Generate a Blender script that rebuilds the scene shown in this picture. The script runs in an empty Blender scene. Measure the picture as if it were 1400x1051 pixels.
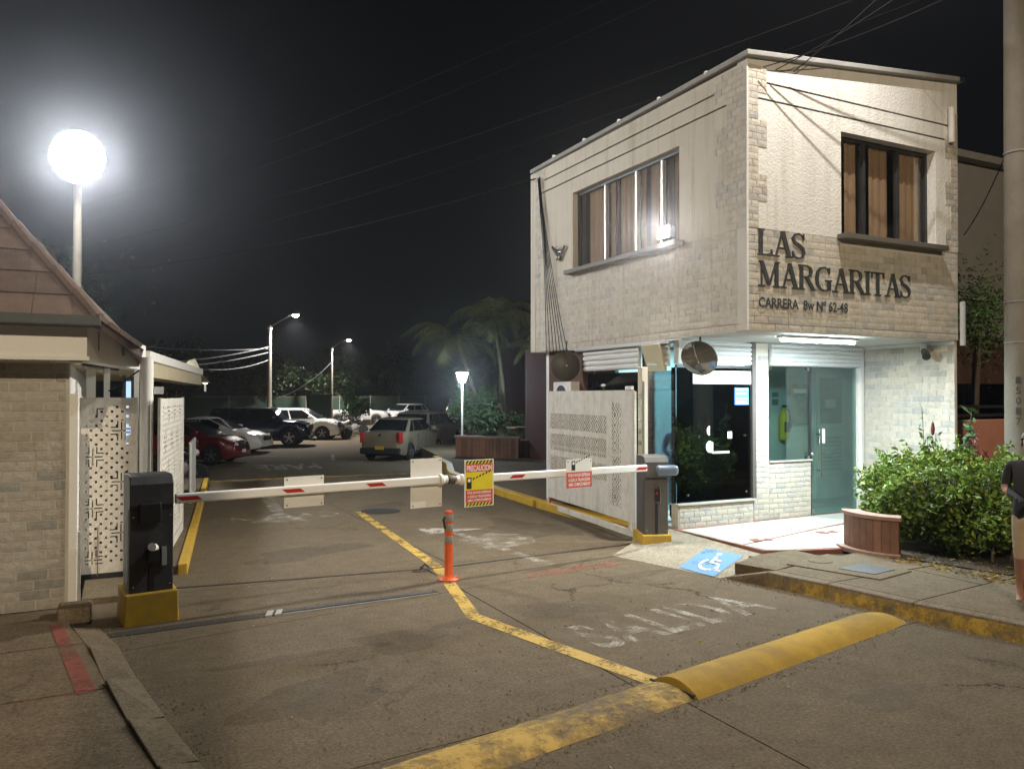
import bpy, bmesh, math, random
import numpy as np
from mathutils import Vector, Matrix
R = math.radians
rnd = random.Random(7)
nrng = np.random.default_rng(11)
S = bpy.context.scene
COL = S.collection

# ------------------------------------------------------------------ camera
cd = bpy.data.cameras.new('camera'); cam = bpy.data.objects.new('camera', cd); COL.objects.link(cam)
cd.sensor_width = 36.0; cd.lens = 36.0*1080/1400
cd.clip_start = .05; cd.clip_end = 2000
cam.location = (0, 0, 2.0)
cam.rotation_euler = (R(90)+math.atan(15.5/1080), 0, -math.atan(.5))
S.camera = cam

# ------------------------------------------------------------------ night sky, exposure
W = bpy.data.worlds.new('World'); S.world = W; W.use_nodes = True
wn = W.node_tree; bg = wn.nodes['Background']
sky = wn.nodes.new('ShaderNodeTexSky'); sky.sky_type = 'NISHITA'; sky.sun_disc = False
sky.sun_elevation = R(30); sky.sun_rotation = R(200)
hs = wn.nodes.new('ShaderNodeHueSaturation'); hs.inputs['Saturation'].default_value = .45
wn.links.new(sky.outputs[0], hs.inputs['Color']); wn.links.new(hs.outputs[0], bg.inputs[0]); bg.inputs[1].default_value = .0009
S.view_settings.view_transform = 'Standard'; S.view_settings.look = 'None'
S.view_settings.exposure = 0; S.view_settings.gamma = 1
S.render.engine = 'CYCLES'
S.cycles.use_denoising = True
S.cycles.max_bounces = 6; S.cycles.transparent_max_bounces = 12
S.cycles.sample_clamp_indirect = 3
S.cycles.caustics_reflective = False; S.cycles.caustics_refractive = False

# lamp strengths (watts), the lamps themselves are built further down
P_STREET_FRONT = 1650; P_STREET_BACK = 6000; P_GATE_LAMP = 300; P_FLOOD = 420; P_TUBE = 250
P_LOT = 4300; P_GARDEN = 320; P_BOOTH = 110
C_WARM = (1, .82, .58); C_NEUT = (1, .96, .91); C_COOL = (.86, .95, 1); C_TUBE = (.80, .96, 1)

# ------------------------------------------------------------------ materials
MATS = {}
def _new(name):
    m = bpy.data.materials.new(name); m.use_nodes = True
    nt = m.node_tree; b = nt.nodes['Principled BSDF']
    return m, nt, b
def mat(name, col, rough=.7, var=.12, scale=3., bump=0., bscale=60., metal=0., dirt=None, dscale=1.2, damt=.5, spec=.4, coat=0., detail=6, streak=0.):
    if name in MATS: return MATS[name]
    m, nt, b = _new(name); N = nt.nodes; L = nt.links
    geo = N.new('ShaderNodeNewGeometry')
    n1 = N.new('ShaderNodeTexNoise'); n1.inputs['Scale'].default_value = scale; n1.inputs['Detail'].default_value = detail; n1.inputs['Roughness'].default_value = .65
    L.new(geo.outputs['Position'], n1.inputs['Vector'])
    r = N.new('ShaderNodeValToRGB'); e = r.color_ramp.elements
    e[0].position = .28; e[1].position = .72
    e[0].color = (*[c*(1-var) for c in col], 1); e[1].color = (*[min(1, c*(1+var)) for c in col], 1)
    L.new(n1.outputs['Fac'], r.inputs['Fac']); out = r.outputs['Color']
    if dirt:
        n2 = N.new('ShaderNodeTexNoise'); n2.inputs['Scale'].default_value = dscale; n2.inputs['Detail'].default_value = 9; n2.inputs['Roughness'].default_value = .7
        L.new(geo.outputs['Position'], n2.inputs['Vector'])
        r2 = N.new('ShaderNodeValToRGB'); r2.color_ramp.elements[0].position = .45; r2.color_ramp.elements[1].position = .7
        r2.color_ramp.elements[1].color = (damt, damt, damt, 1)
        L.new(n2.outputs['Fac'], r2.inputs['Fac'])
        mx = N.new('ShaderNodeMix'); mx.data_type = 'RGBA'; mx.inputs[7].default_value = (*dirt, 1)
        L.new(r2.outputs['Color'], mx.inputs[0]); L.new(out, mx.inputs[6]); out = mx.outputs[2]
    if streak:
        vm = N.new('ShaderNodeVectorMath'); vm.operation = 'MULTIPLY'; vm.inputs[1].default_value = (9, 9, .55); L.new(geo.outputs['Position'], vm.inputs[0])
        n3 = N.new('ShaderNodeTexNoise'); n3.inputs['Scale'].default_value = 1; n3.inputs['Detail'].default_value = 6; n3.inputs['Roughness'].default_value = .7; L.new(vm.outputs[0], n3.inputs['Vector'])
        r4 = N.new('ShaderNodeValToRGB'); r4.color_ramp.elements[0].position = .50; r4.color_ramp.elements[1].position = .75; r4.color_ramp.elements[0].color = (1,1,1,1); r4.color_ramp.elements[1].color = (1-streak, 1-streak*1.1, 1-streak*1.25, 1)
        L.new(n3.outputs['Fac'], r4.inputs['Fac']); m4 = N.new('ShaderNodeMix'); m4.data_type = 'RGBA'; m4.blend_type = 'MULTIPLY'; m4.inputs[0].default_value = 1; L.new(out, m4.inputs[6]); L.new(r4.outputs[0], m4.inputs[7]); out = m4.outputs[2]
    L.new(out, b.inputs['Base Color'])
    b.inputs['Roughness'].default_value = rough; b.inputs['Metallic'].default_value = metal
    b.inputs['Specular IOR Level'].default_value = spec
    if coat: b.inputs['Coat Weight'].default_value = coat; b.inputs['Coat Roughness'].default_value = .05
    if bump:
        nb = N.new('ShaderNodeTexNoise'); nb.inputs['Scale'].default_value = bscale; nb.inputs['Detail'].default_value = 4
        L.new(geo.outputs['Position'], nb.inputs['Vector'])
        bp = N.new('ShaderNodeBump'); bp.inputs['Strength'].default_value = 1; bp.inputs['Distance'].default_value = bump
        L.new(nb.outputs['Fac'], bp.inputs['Height']); L.new(bp.outputs['Normal'], b.inputs['Normal'])
    MATS[name] = m; return m
def emit(name, col, s):
    if name in MATS: return MATS[name]
    m, nt, b = _new(name); b.inputs['Base Color'].default_value = (*[c*.8 for c in col], 1)
    b.inputs['Emission Color'].default_value = (*col, 1); b.inputs['Emission Strength'].default_value = s
    MATS[name] = m; return m
def glass(name, tint, refl=.5, rough=.02):
    if name in MATS: return MATS[name]
    m, nt, b = _new(name); N = nt.nodes; L = nt.links; N.remove(b)
    t = N.new('ShaderNodeBsdfTransparent'); t.inputs[0].default_value = (*tint, 1)
    g = N.new('ShaderNodeBsdfGlossy'); g.inputs['Roughness'].default_value = rough; g.inputs[0].default_value = (.9, .95, 1, 1)
    f = N.new('ShaderNodeFresnel'); f.inputs[0].default_value = 1.5
    mu = N.new('ShaderNodeMath'); mu.operation = 'MULTIPLY_ADD'; mu.inputs[1].default_value = refl*1.6; mu.inputs[2].default_value = .01
    L.new(f.outputs[0], mu.inputs[0])
    mx = N.new('ShaderNodeMixShader'); L.new(mu.outputs[0], mx.inputs[0]); L.new(t.outputs[0], mx.inputs[1]); L.new(g.outputs[0], mx.inputs[2])
    L.new(mx.outputs[0], N['Material Output'].inputs[0]); MATS[name] = m; return m
def worn(name, col, keep=.5, scale=14., rough=.75, soft=.16, amax=.85):
    """road paint rubbed away in patches"""
    if name in MATS: return MATS[name]
    m, nt, b = _new(name); N = nt.nodes; L = nt.links
    geo = N.new('ShaderNodeNewGeometry')
    n1 = N.new('ShaderNodeTexNoise'); n1.inputs['Scale'].default_value = scale; n1.inputs['Detail'].default_value = 10; n1.inputs['Roughness'].default_value = .75
    n2 = N.new('ShaderNodeTexNoise'); n2.inputs['Scale'].default_value = scale*.14; n2.inputs['Detail'].default_value = 3
    L.new(geo.outputs['Position'], n1.inputs['Vector']); L.new(geo.outputs['Position'], n2.inputs['Vector'])
    ad = N.new('ShaderNodeMath'); ad.operation = 'MULTIPLY_ADD'; ad.inputs[1].default_value = .6; L.new(n2.outputs['Fac'], ad.inputs[0])
    sc = N.new('ShaderNodeMath'); sc.operation = 'MULTIPLY'; sc.inputs[1].default_value = .6; L.new(n1.outputs['Fac'], sc.inputs[0]); L.new(sc.outputs[0], ad.inputs[2])
    r = N.new('ShaderNodeValToRGB'); c = .6+(.5-keep)*.34
    r.color_ramp.elements[0].position = c-soft*.5; r.color_ramp.elements[1].position = c+soft*.5
    r.color_ramp.elements[1].color = (amax, amax, amax, 1)
    L.new(ad.outputs[0], r.inputs[0])
    r3 = N.new('ShaderNodeValToRGB'); r3.color_ramp.elements[0].color = (*[x*.72 for x in col], 1); r3.color_ramp.elements[1].color = (*[min(1, x*1.12) for x in col], 1)
    L.new(n1.outputs['Fac'], r3.inputs[0]); L.new(r3.outputs[0], b.inputs['Base Color'])
    b.inputs['Roughness'].default_value = rough
    t = N.new('ShaderNodeBsdfTransparent'); mx = N.new('ShaderNodeMixShader')
    L.new(r.outputs[0], mx.inputs[0]); L.new(t.outputs[0], mx.inputs[1]); L.new(b.outputs[0], mx.inputs[2])
    L.new(mx.outputs[0], N['Material Output'].inputs[0]); MATS[name] = m; return m
def concrete(name, c1, c2, crack=.5, spots=True):
    """weathered slab concrete: blotches, fine grit, dark spots, hairline cracks"""
    m, nt, b = _new(name); N = nt.nodes; L = nt.links
    geo = N.new('ShaderNodeNewGeometry'); P = geo.outputs['Position']
    def noise(s, d=6, ro=.6, v=P):
        n = N.new('ShaderNodeTexNoise'); n.inputs['Scale'].default_value = s; n.inputs['Detail'].default_value = d; n.inputs['Roughness'].default_value = ro
        L.new(v, n.inputs['Vector']); return n
    def ramp(src, p0, p1, a=(0, 0, 0), z=(1, 1, 1)):
        r = N.new('ShaderNodeValToRGB'); r.color_ramp.elements[0].position = p0; r.color_ramp.elements[1].position = p1
        r.color_ramp.elements[0].color = (*a, 1); r.color_ramp.elements[1].color = (*z, 1); L.new(src, r.inputs[0]); return r.outputs[0]
    def mul(a, bb, f=1.):
        x = N.new('ShaderNodeMix'); x.data_type = 'RGBA'; x.blend_type = 'MULTIPLY'; x.inputs[0].default_value = f
        L.new(a, x.inputs[6]); L.new(bb, x.inputs[7]); return x.outputs[2]
    cm1 = [a*.6+b_*.4 for a, b_ in zip(c1, c2)]; col = ramp(noise(.9, 8, .7).outputs[0], .3, .7, cm1, c2)
    col = mul(col, ramp(noise(42, 6, .85).outputs[0], .30, .70, (.30, .28, .26), (1.42, 1.42, 1.42)))
    col = mul(col, ramp(noise(5, 9, .8).outputs[0], .32, .64, (.74, .71, .67), (1.08, 1.08, 1.08)))
    if spots:
        v = N.new('ShaderNodeTexVoronoi'); v.inputs['Scale'].default_value = 5.5; L.new(P, v.inputs['Vector'])
        col = mul(col, ramp(v.outputs['Distance'], .035, .075, (.5, .48, .45), (1, 1, 1)))
        v2 = N.new('ShaderNodeTexVoronoi'); v2.inputs['Scale'].default_value = 17; L.new(P, v2.inputs['Vector'])
        col = mul(col, ramp(v2.outputs['Distance'], .05, .1, (1.35, 1.33, 1.25), (1, 1, 1)))
    h = noise(90, 4, .7).outputs[0]
    if crack:
        w = noise(1.6, 6, .7); wm = N.new('ShaderNodeVectorMath'); wm.operation = 'MULTIPLY_ADD'
        wm.inputs[1].default_value = (.9, .9, 0); L.new(w.outputs['Color'], wm.inputs[0]); L.new(P, wm.inputs[2])
        vc = N.new('ShaderNodeTexVoronoi'); vc.feature = 'DISTANCE_TO_EDGE'; vc.inputs['Scale'].default_value = .42; L.new(wm.outputs[0], vc.inputs['Vector'])
        line = ramp(vc.outputs['Distance'], .0025, .007, (.25, .23, .2), (1, 1, 1))
        gate = ramp(noise(.5, 2).outputs[0], .38, .46, (1, 1, 1), (0, 0, 0))
        x = N.new('ShaderNodeMix'); x.data_type = 'RGBA'; x.blend_type = 'MULTIPLY'; L.new(gate, x.inputs[0]); L.new(col, x.inputs[6]); L.new(line, x.inputs[7]); col = x.outputs[2]
    L.new(col, b.inputs['Base Color']); b.inputs['Roughness'].default_value = .9; b.inputs['Specular IOR Level'].default_value = .18
    bp = N.new('ShaderNodeBump'); bp.inputs['Distance'].default_value = .006; L.new(h, bp.inputs['Height']); L.new(bp.outputs[0], b.inputs['Normal'])
    MATS[name] = m; return m

concrete('slab_concrete', (.112, .089, .058), (.166, .132, .088))
concrete('street_concrete', (.102, .080, .052), (.148, .117, .077))
concrete('pave_concrete', (.14, .11, .072), (.195, .156, .106), crack=.3)
concrete('lot_asphalt', (.14, .112, .075), (.20, .162, .112), crack=.4)
concrete('pale_concrete', (.28, .245, .185), (.37, .33, .26), crack=.3)
concrete('kerb_concrete', (.15, .12, .08), (.215, .175, .12), crack=0)
mat('earth', (.05, .04, .03), .95, .3, 6, .02, 40)
mat('joint_dark', (.035, .03, .025), .95, .3, 10)
mat('yellow_paint', (.55, .34, .03), .55, .12, 5, .002, 80, dirt=(.25, .18, .08), dscale=4, damt=.55)
mat('bump_yellow', (.46, .29, .035), .85, .16, 3, .004, 70, dirt=(.25, .17, .065), dscale=2.5, damt=.7, spec=.2)
worn('worn_yellow', (.52, .34, .06), .66, 24, amax=.9)
worn('very_worn_yellow', (.50, .32, .05), .50, 11)
worn('worn_white', (.44, .40, .33), .45, 34, amax=.66)
worn('faint_white', (.52, .48, .40), .40, 26, amax=.45)
worn('firm_white', (.48, .45, .39), .62, 28, amax=.72)
worn('faint_red', (.34, .10, .07), .46, 18, amax=.5)
worn('worn_blue', (.13, .28, .47), .9, 22, amax=.95)
worn('oil_stain', (.10, .08, .055), .46, 7, soft=.6, amax=.42)
mat('stucco_white', (.72, .70, .65), .9, .05, 2, .009, 38, streak=.22)
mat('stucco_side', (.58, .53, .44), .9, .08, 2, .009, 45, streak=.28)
mat('white_plaster', (.80, .79, .75), .8, .04, 2, .003, 60, dirt=(.5, .47, .4), dscale=2, damt=.3)
mat('mortar', (.60, .56, .49), .9, .08, 5)
BR = [mat('brick_a', (.56, .515, .44), .85, .14, 18, .004, 70, streak=.2), mat('brick_b', (.48, .455, .41), .85, .15, 18, .004, 70, streak=.2),
      mat('brick_c', (.40, .385, .355), .85, .15, 18, .004, 70, streak=.2), mat('brick_d', (.52, .475, .40), .85, .15, 18, .004, 70, streak=.2)]
LBR = [mat('stone_a', (.43, .405, .36), .88, .18, 18, .006, 60, streak=.25), mat('stone_b', (.38, .365, .33), .88, .18, 18, .006, 60, streak=.25),
       mat('stone_c', (.31, .305, .285), .88, .18, 18, .006, 60, streak=.25), mat('stone_d', (.40, .37, .32), .88, .18, 18, .006, 60, streak=.25)]
mat('stone_joint', (.50, .475, .42), .9, .08, 6)
mat('coping', (.30, .29, .27), .8, .15, 6, .005, 40)
mat('sill_dark', (.13, .115, .10), .6, .1, 6)
mat('frame_alu', (.55, .54, .52), .35, .04, 5, metal=.6)
mat('frame_dark', (.035, .035, .038), .4, .1, 5)
mat('curtain', (.44, .32, .225), .9, .10, 5)
mat('curtain_dark', (.16, .11, .08), .9, .10, 5)
mat('letter_dark', (.045, .048, .045), .5, .1, 8)
mat('white_metal', (.74, .73, .70), .45, .04, 4, dirt=(.5, .46, .4), dscale=5, damt=.25)
mat('gate_white', (.70, .67, .60), .5, .05, 4, dirt=(.42, .34, .25), dscale=7, damt=.45, streak=.25)
mat('post_beige', (.62, .55, .43), .6, .06, 4)
mat('cabinet_grey', (.052, .054, .062), .48, .10, 4, .001, 120, dirt=(.12, .105, .085), dscale=6, damt=.6, streak=.3)
mat('cabinet_brown', (.095, .085, .08), .55, .10, 4, .001, 120, dirt=(.15, .125, .10), dscale=6, damt=.5, streak=.25)
mat('black_plastic', (.02, .02, .022), .45, .1, 6)
mat('rubber', (.022, .022, .022), .8, .15, 12)
mat('red_reflect', (.45, .025, .02), .35, .08, 20)
mat('sign_red', (.62, .085, .06), .5, .05, 10)
mat('sign_yellow', (.74, .62, .03), .5, .05, 10)
mat('sign_white', (.80, .79, .76), .5, .03, 10)
mat('sign_black', (.02, .02, .02), .5, .05, 10)
mat('orange_plastic', (.72, .11, .022), .45, .08, 10)
mat('grey_band', (.28, .26, .24), .35, .08, 10)
mat('soffit_white', (.78, .79, .78), .7, .03, 3)
mat('shutter_white', (.72, .73, .72), .5, .04, 4)
mat('teal_wall', (.28, .50, .54), .7, .04, 3)
mat('lobby_wall', (.66, .70, .69), .7, .04, 3)
mat('grey_door', (.50, .56, .58), .5, .04, 3)
mat('panel_grey', (.40, .43, .42), .5, .04, 3)
mat('ext_yellow', (.70, .55, .05), .5, .05, 3)
mat('steel', (.60, .60, .60), .25, .04, 5, metal=1)
mat('mirror_back', (.065, .06, .05), .5, .12, 6)
mat('tile_white', (.50, .49, .44), .4, .10, 2, dirt=(.5, .47, .4), dscale=3, damt=.3)
mat('tile_red', (.22, .085, .06), .45, .08, 6)
mat('planter_red', (.26, .135, .085), .8, .2, 8, .006, 40)
mat('planter_red2', (.19, .10, .065), .8, .2, 8, .006, 40)
mat('planter_top', (.29, .18, .135), .75, .14, 8, .004, 40)
mat('roof_tile', (.185, .135, .112), .85, .2, 7, .006, 40)
mat('roof_tile2', (.155, .115, .098), .85, .2, 7, .006, 40)
mat('gutter_green', (.06, .07, .064), .6, .15, 5)
mat('canopy_tan', (.52, .45, .30), .7, .08, 3)
mat('coral_wall', (.62, .27, .18), .85, .06, 3, .004, 50)
mat('neighbour_grey', (.30, .28, .27), .9, .08, 3, .006, 40)
mat('neighbour_brown', (.10, .05, .038), .8, .12, 5)
mat('pole_concrete', (.16, .14, .11), .85, .12, 5, .005, 50, dirt=(.2, .18, .15), dscale=3, damt=.5)
mat('cable', (.012, .012, .012), .95, .1, 6, spec=.05)
mat('cable_grey', (.25, .25, .25), .5, .1, 6)
mat('far_red_wall', (.10, .032, .03), .85, .1, 3)
mat('fence_green', (.030, .055, .036), .9, .2, 5)
mat('bark', (.13, .10, .07), .9, .25, 12, .01, 40)
mat('palm_stem', (.26, .25, .16), .7, .2, 10)
mat('chrome', (.7, .7, .7), .12, .02, 5, metal=1)
mat('skin', (.27, .135, .092), .7, .06, 20)
mat('shirt_black', (.018, .018, .02), .9, .15, 20)
mat('shorts_tan', (.40, .31, .21), .9, .1, 20)
mat('shirt_blue', (.06, .13, .38), .85, .1, 20)
mat('trousers_navy', (.03, .035, .05), .85, .1, 20)
mat('hair_grey', (.22, .21, .20), .8, .2, 60)
mat('hair_black', (.012, .01, .01), .6, .2, 60)
glass('glass_booth', (.05, .065, .07), .75)
glass('glass_dark', (.08, .09, .10), .6)
glass('glass_clear', (.78, .86, .86), .5)
glass('glass_teal', (.74, .87, .85), .3)
glass('glass_window', (.90, .88, .84), .12)
def leafmat(name, col, var=.35):
    m, nt, b = _new(name); N = nt.nodes; L = nt.links
    g = N.new('ShaderNodeNewGeometry'); r = N.new('ShaderNodeValToRGB')
    r.color_ramp.elements[0].color = (*[c*(1-var) for c in col], 1); r.color_ramp.elements[1].color = (*[c*(1+var) for c in col], 1)
    L.new(g.outputs['Random Per Island'], r.inputs[0]); L.new(r.outputs[0], b.inputs['Base Color'])
    b.inputs['Roughness'].default_value = .45; b.inputs['Specular IOR Level'].default_value = .4
    t = N.new('ShaderNodeBsdfTranslucent'); L.new(r.outputs[0], t.inputs[0])
    mx = N.new('ShaderNodeMixShader'); mx.inputs[0].default_value = .22
    L.new(b.outputs[0], mx.inputs[1]); L.new(t.outputs[0], mx.inputs[2]); L.new(mx.outputs[0], N['Material Output'].inputs[0])
    MATS[name] = m; return m
leafmat('leaf_hedge', (.125, .195, .026), .7)
leafmat('leaf_dark', (.06, .095, .035)); leafmat('leaf_mid', (.06, .12, .04)); leafmat('leaf_palm', (.24, .27, .13)); leafmat('leaf_dry', (.28, .19, .04))
leafmat('leaf_red', (.16, .03, .03)); leafmat('leaf_bright', (.10, .19, .05))

# ------------------------------------------------------------------ mesh helpers
def link(o, parent=None):
    COL.objects.link(o)
    if parent is not None: o.parent = parent
    return o
def tag(o, label=None, cat=None, group=None, kind=None):
    if label: o['label'] = label
    if cat: o['category'] = cat
    if group: o['group'] = group
    if kind: o['kind'] = kind
    return o
def thing(name, label, cat, loc=(0, 0, 0), rz=0., group=None):
    o = bpy.data.objects.new(name, None); link(o); o.location = loc; o.rotation_euler = (0, 0, rz)
    o.empty_display_size = .1
    return tag(o, label, cat, group)
class MB:
    def __init__(s): s.v = []; s.f = []; s.mi = []; s.m = 0
    def add(s, v, f):
        k = len(s.v); s.v += [tuple(p) for p in v]; s.f += [tuple(i+k for i in q) for q in f]; s.mi += [s.m]*len(f); return s
    def box(s, x0, x1, y0, y1, z0, z1):
        v = [(x0,y0,z0),(x1,y0,z0),(x1,y1,z0),(x0,y1,z0),(x0,y0,z1),(x1,y0,z1),(x1,y1,z1),(x0,y1,z1)]
        return s.add(v, [(0,3,2,1),(4,5,6,7),(0,1,5,4),(1,2,6,5),(2,3,7,6),(3,0,4,7)])
    def prism(s, poly, z0, z1):
        """poly in xy counter-clockwise"""
        n = len(poly); v = [(*p, z0) for p in poly]+[(*p, z1) for p in poly]
        return s.add(v, [tuple(range(n))[::-1], tuple(range(n, 2*n))]+[(i, (i+1)%n, n+(i+1)%n, n+i) for i in range(n)])
    def xform(s, v, f, M): return s.add([tuple(M @ Vector(p)) for p in v], f)
    def obox(s, c, U, V, N, a, b, d):
        """box centred at c with half sizes a,b,d along U,V,N"""
        c, U, V, N = Vector(c), Vector(U).normalized(), Vector(V).normalized(), Vector(N).normalized(); v = []
        for k in (-1, 1):
            for (i, j) in ((-1,-1),(1,-1),(1,1),(-1,1)): v.append(c+U*a*i+V*b*j+N*d*k)
        return s.add(v, [(0,3,2,1),(4,5,6,7),(0,1,5,4),(1,2,6,5),(2,3,7,6),(3,0,4,7)])
    def tube(s, pts, r, n=8, caps=True):
        pts = [Vector(p) for p in pts]; rs = r if isinstance(r, (list, tuple)) else [r]*len(pts)
        k = len(s.v); prev = None; V = []
        for i, p in enumerate(pts):
            d = (pts[min(i+1, len(pts)-1)]-pts[max(i-1, 0)]).normalized()
            a = Vector((0, 0, 1)) if abs(d.z) < .9 else Vector((1, 0, 0))
            if prev is not None: a = prev
            x = (a-d*a.dot(d)).normalized(); y = d.cross(x); prev = x
            for j in range(n):
                t = 2*math.pi*j/n; V.append(p+(x*math.cos(t)+y*math.sin(t))*rs[i])
        F = [(i*n+j, i*n+(j+1)%n, (i+1)*n+(j+1)%n, (i+1)*n+j) for i in range(len(pts)-1) for j in range(n)]
        if caps: F += [tuple(range(n))[::-1], tuple((len(pts)-1)*n+j for j in range(n))]
        return s.add(V, F)
    def lathe(s, prof, c=(0,0,0), axis=(0,0,1), n=20, caps=True):
        """prof: (radius, height) list along axis"""
        A = Vector(axis).normalized(); a = Vector((1,0,0)) if abs(A.x) < .9 else Vector((0,1,0))
        X = (a-A*a.dot(A)).normalized(); Y = A.cross(X); c = Vector(c); V = []
        for (r, h) in prof:
            for j in range(n):
                t = 2*math.pi*j/n; V.append(c+A*h+(X*math.cos(t)+Y*math.sin(t))*max(r, 1e-4))
        F = [(i*n+j, i*n+(j+1)%n, (i+1)*n+(j+1)%n, (i+1)*n+j) for i in range(len(prof)-1) for j in range(n)]
        if caps: F += [tuple(range(n))[::-1], tuple((len(prof)-1)*n+j for j in range(n))]
        return s.add(V, F)
    def ball(s, c, r, n=12, m=8):
        rx, ry, rz = r if isinstance(r, (tuple, list)) else (r, r, r); V = []; F = []
        for i in range(m+1):
            t = math.pi*i/m
            for j in range(n):
                p = 2*math.pi*j/n; q = max(math.sin(t), 1e-3); V.append((c[0]+rx*q*math.cos(p), c[1]+ry*q*math.sin(p), c[2]-rz*math.cos(t)))
        F = [(i*n+j, i*n+(j+1)%n, (i+1)*n+(j+1)%n, (i+1)*n+j) for i in range(m) for j in range(n)]
        return s.add(V, F)
    def build(s, name, m, parent=None, bevel=0., smooth=False, seg=2, loc=None, rot=None):
        me = bpy.data.meshes.new(name); me.from_pydata(s.v, [], s.f)
        for k in (m if isinstance(m, (list, tuple)) else [m]): me.materials.append(MATS[k] if isinstance(k, str) else k)
        if len(set(s.mi)) > 1: me.polygons.foreach_set('material_index', s.mi)
        if bevel:
            bm = bmesh.new(); bm.from_mesh(me)
            bmesh.ops.recalc_face_normals(bm, faces=bm.faces)
            ed = [e for e in bm.edges if len(e.link_faces) == 2 and e.calc_face_angle(0) > .6]
            bmesh.ops.bevel(bm, geom=ed, offset=bevel, segments=seg, affect='EDGES', profile=.5, clamp_overlap=True)
            bm.to_mesh(me); bm.free()
        if smooth:
            me.polygons.foreach_set('use_smooth', [True]*len(me.polygons))
            try: me.set_sharp_from_angle(angle=R(38))
            except Exception: pass
        me.update()
        o = bpy.data.objects.new(name, me); link(o, parent)
        if loc: o.location = loc
        if rot: o.rotation_euler = rot
        return o
def struct(o): o['kind'] = 'structure'; return o
def text_mesh(txt, size=1., bold=0., align='LEFT', space=1.):
    c = bpy.data.curves.new('t', 'FONT'); c.body = txt; c.size = size; c.offset = bold; c.align_x = align; c.space_character = space; c.resolution_u = 3
    o = bpy.data.objects.new('t', c); COL.objects.link(o)
    dg = bpy.context.evaluated_depsgraph_get(); dg.update()
    me = bpy.data.meshes.new_from_object(o.evaluated_get(dg)); bpy.data.objects.remove(o); bpy.data.curves.remove(c); return me
def lettering(name, txt, m, parent, origin, U, V, width=None, height=1., bold=0., align='LEFT', thick=.0):
    """flat letters: text plane spanned by U (reading) and V (up), offset by caller"""
    me = text_mesh(txt, 1., bold, 'LEFT')
    xs = [v.co.x for v in me.vertices]; ys = [v.co.y for v in me.vertices]; w = max(xs)-min(xs); x0 = min(xs); cap = .72
    sx = (width/w) if width else height/cap; sy = height/cap
    U, V = Vector(U).normalized(), Vector(V).normalized(); O = Vector(origin); Nn = U.cross(V)
    dx = 0 if align == 'LEFT' else -.5*w*sx
    for v in me.vertices:
        v.co = O+U*((v.co.x-x0)*sx+dx)+V*(v.co.y*sy)+Nn*(v.co.z)
    me.materials.clear(); me.materials.append(MATS[m]); me.update(); me.name = name
    o = bpy.data.objects.new(name, me); link(o, parent); return o

# ------------------------------------------------------------------ brick cladding
def brick_unit(seed, nx=4, nz=2):
    r = random.Random(seed); v = []; f = []
    for k in range(nz+1):
        for i in range(nx+1):
            e = i in (0, nx) or k in (0, nz)
            v.append(((i/nx-.5), (.55+.15*r.random()) if e else (.75+.25*r.random()), (k/nz-.5)))
    W_ = nx+1
    for k in range(nz):
        for i in range(nx): f.append((k*W_+i, (k+1)*W_+i, (k+1)*W_+i+1, k*W_+i+1))
    ring = [i for i in range(W_)]+[(k+1)*W_-1 for k in range(1, nz+1)]+[nz*W_+i for i in range(nx-1, -1, -1)]+[k*W_ for k in range(nz-1, 0, -1)]
    b = len(v); v += [(v[i][0], 0., v[i][2]) for i in ring]; n = len(ring)
    for a in range(n): f.append((ring[a], ring[(a+1)%n], b+(a+1)%n, b+a))
    return v, f
UNITS = [brick_unit(s) for s in range(6)]
_bm = {}
def brick_mesh(u, m):
    if (u, m.name) not in _bm:
        me = bpy.data.meshes.new('brick'); me.from_pydata(UNITS[u][0], [], UNITS[u][1]); me.materials.append(m); _bm[(u, m.name)] = me
    return _bm[(u, m.name)]
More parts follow.
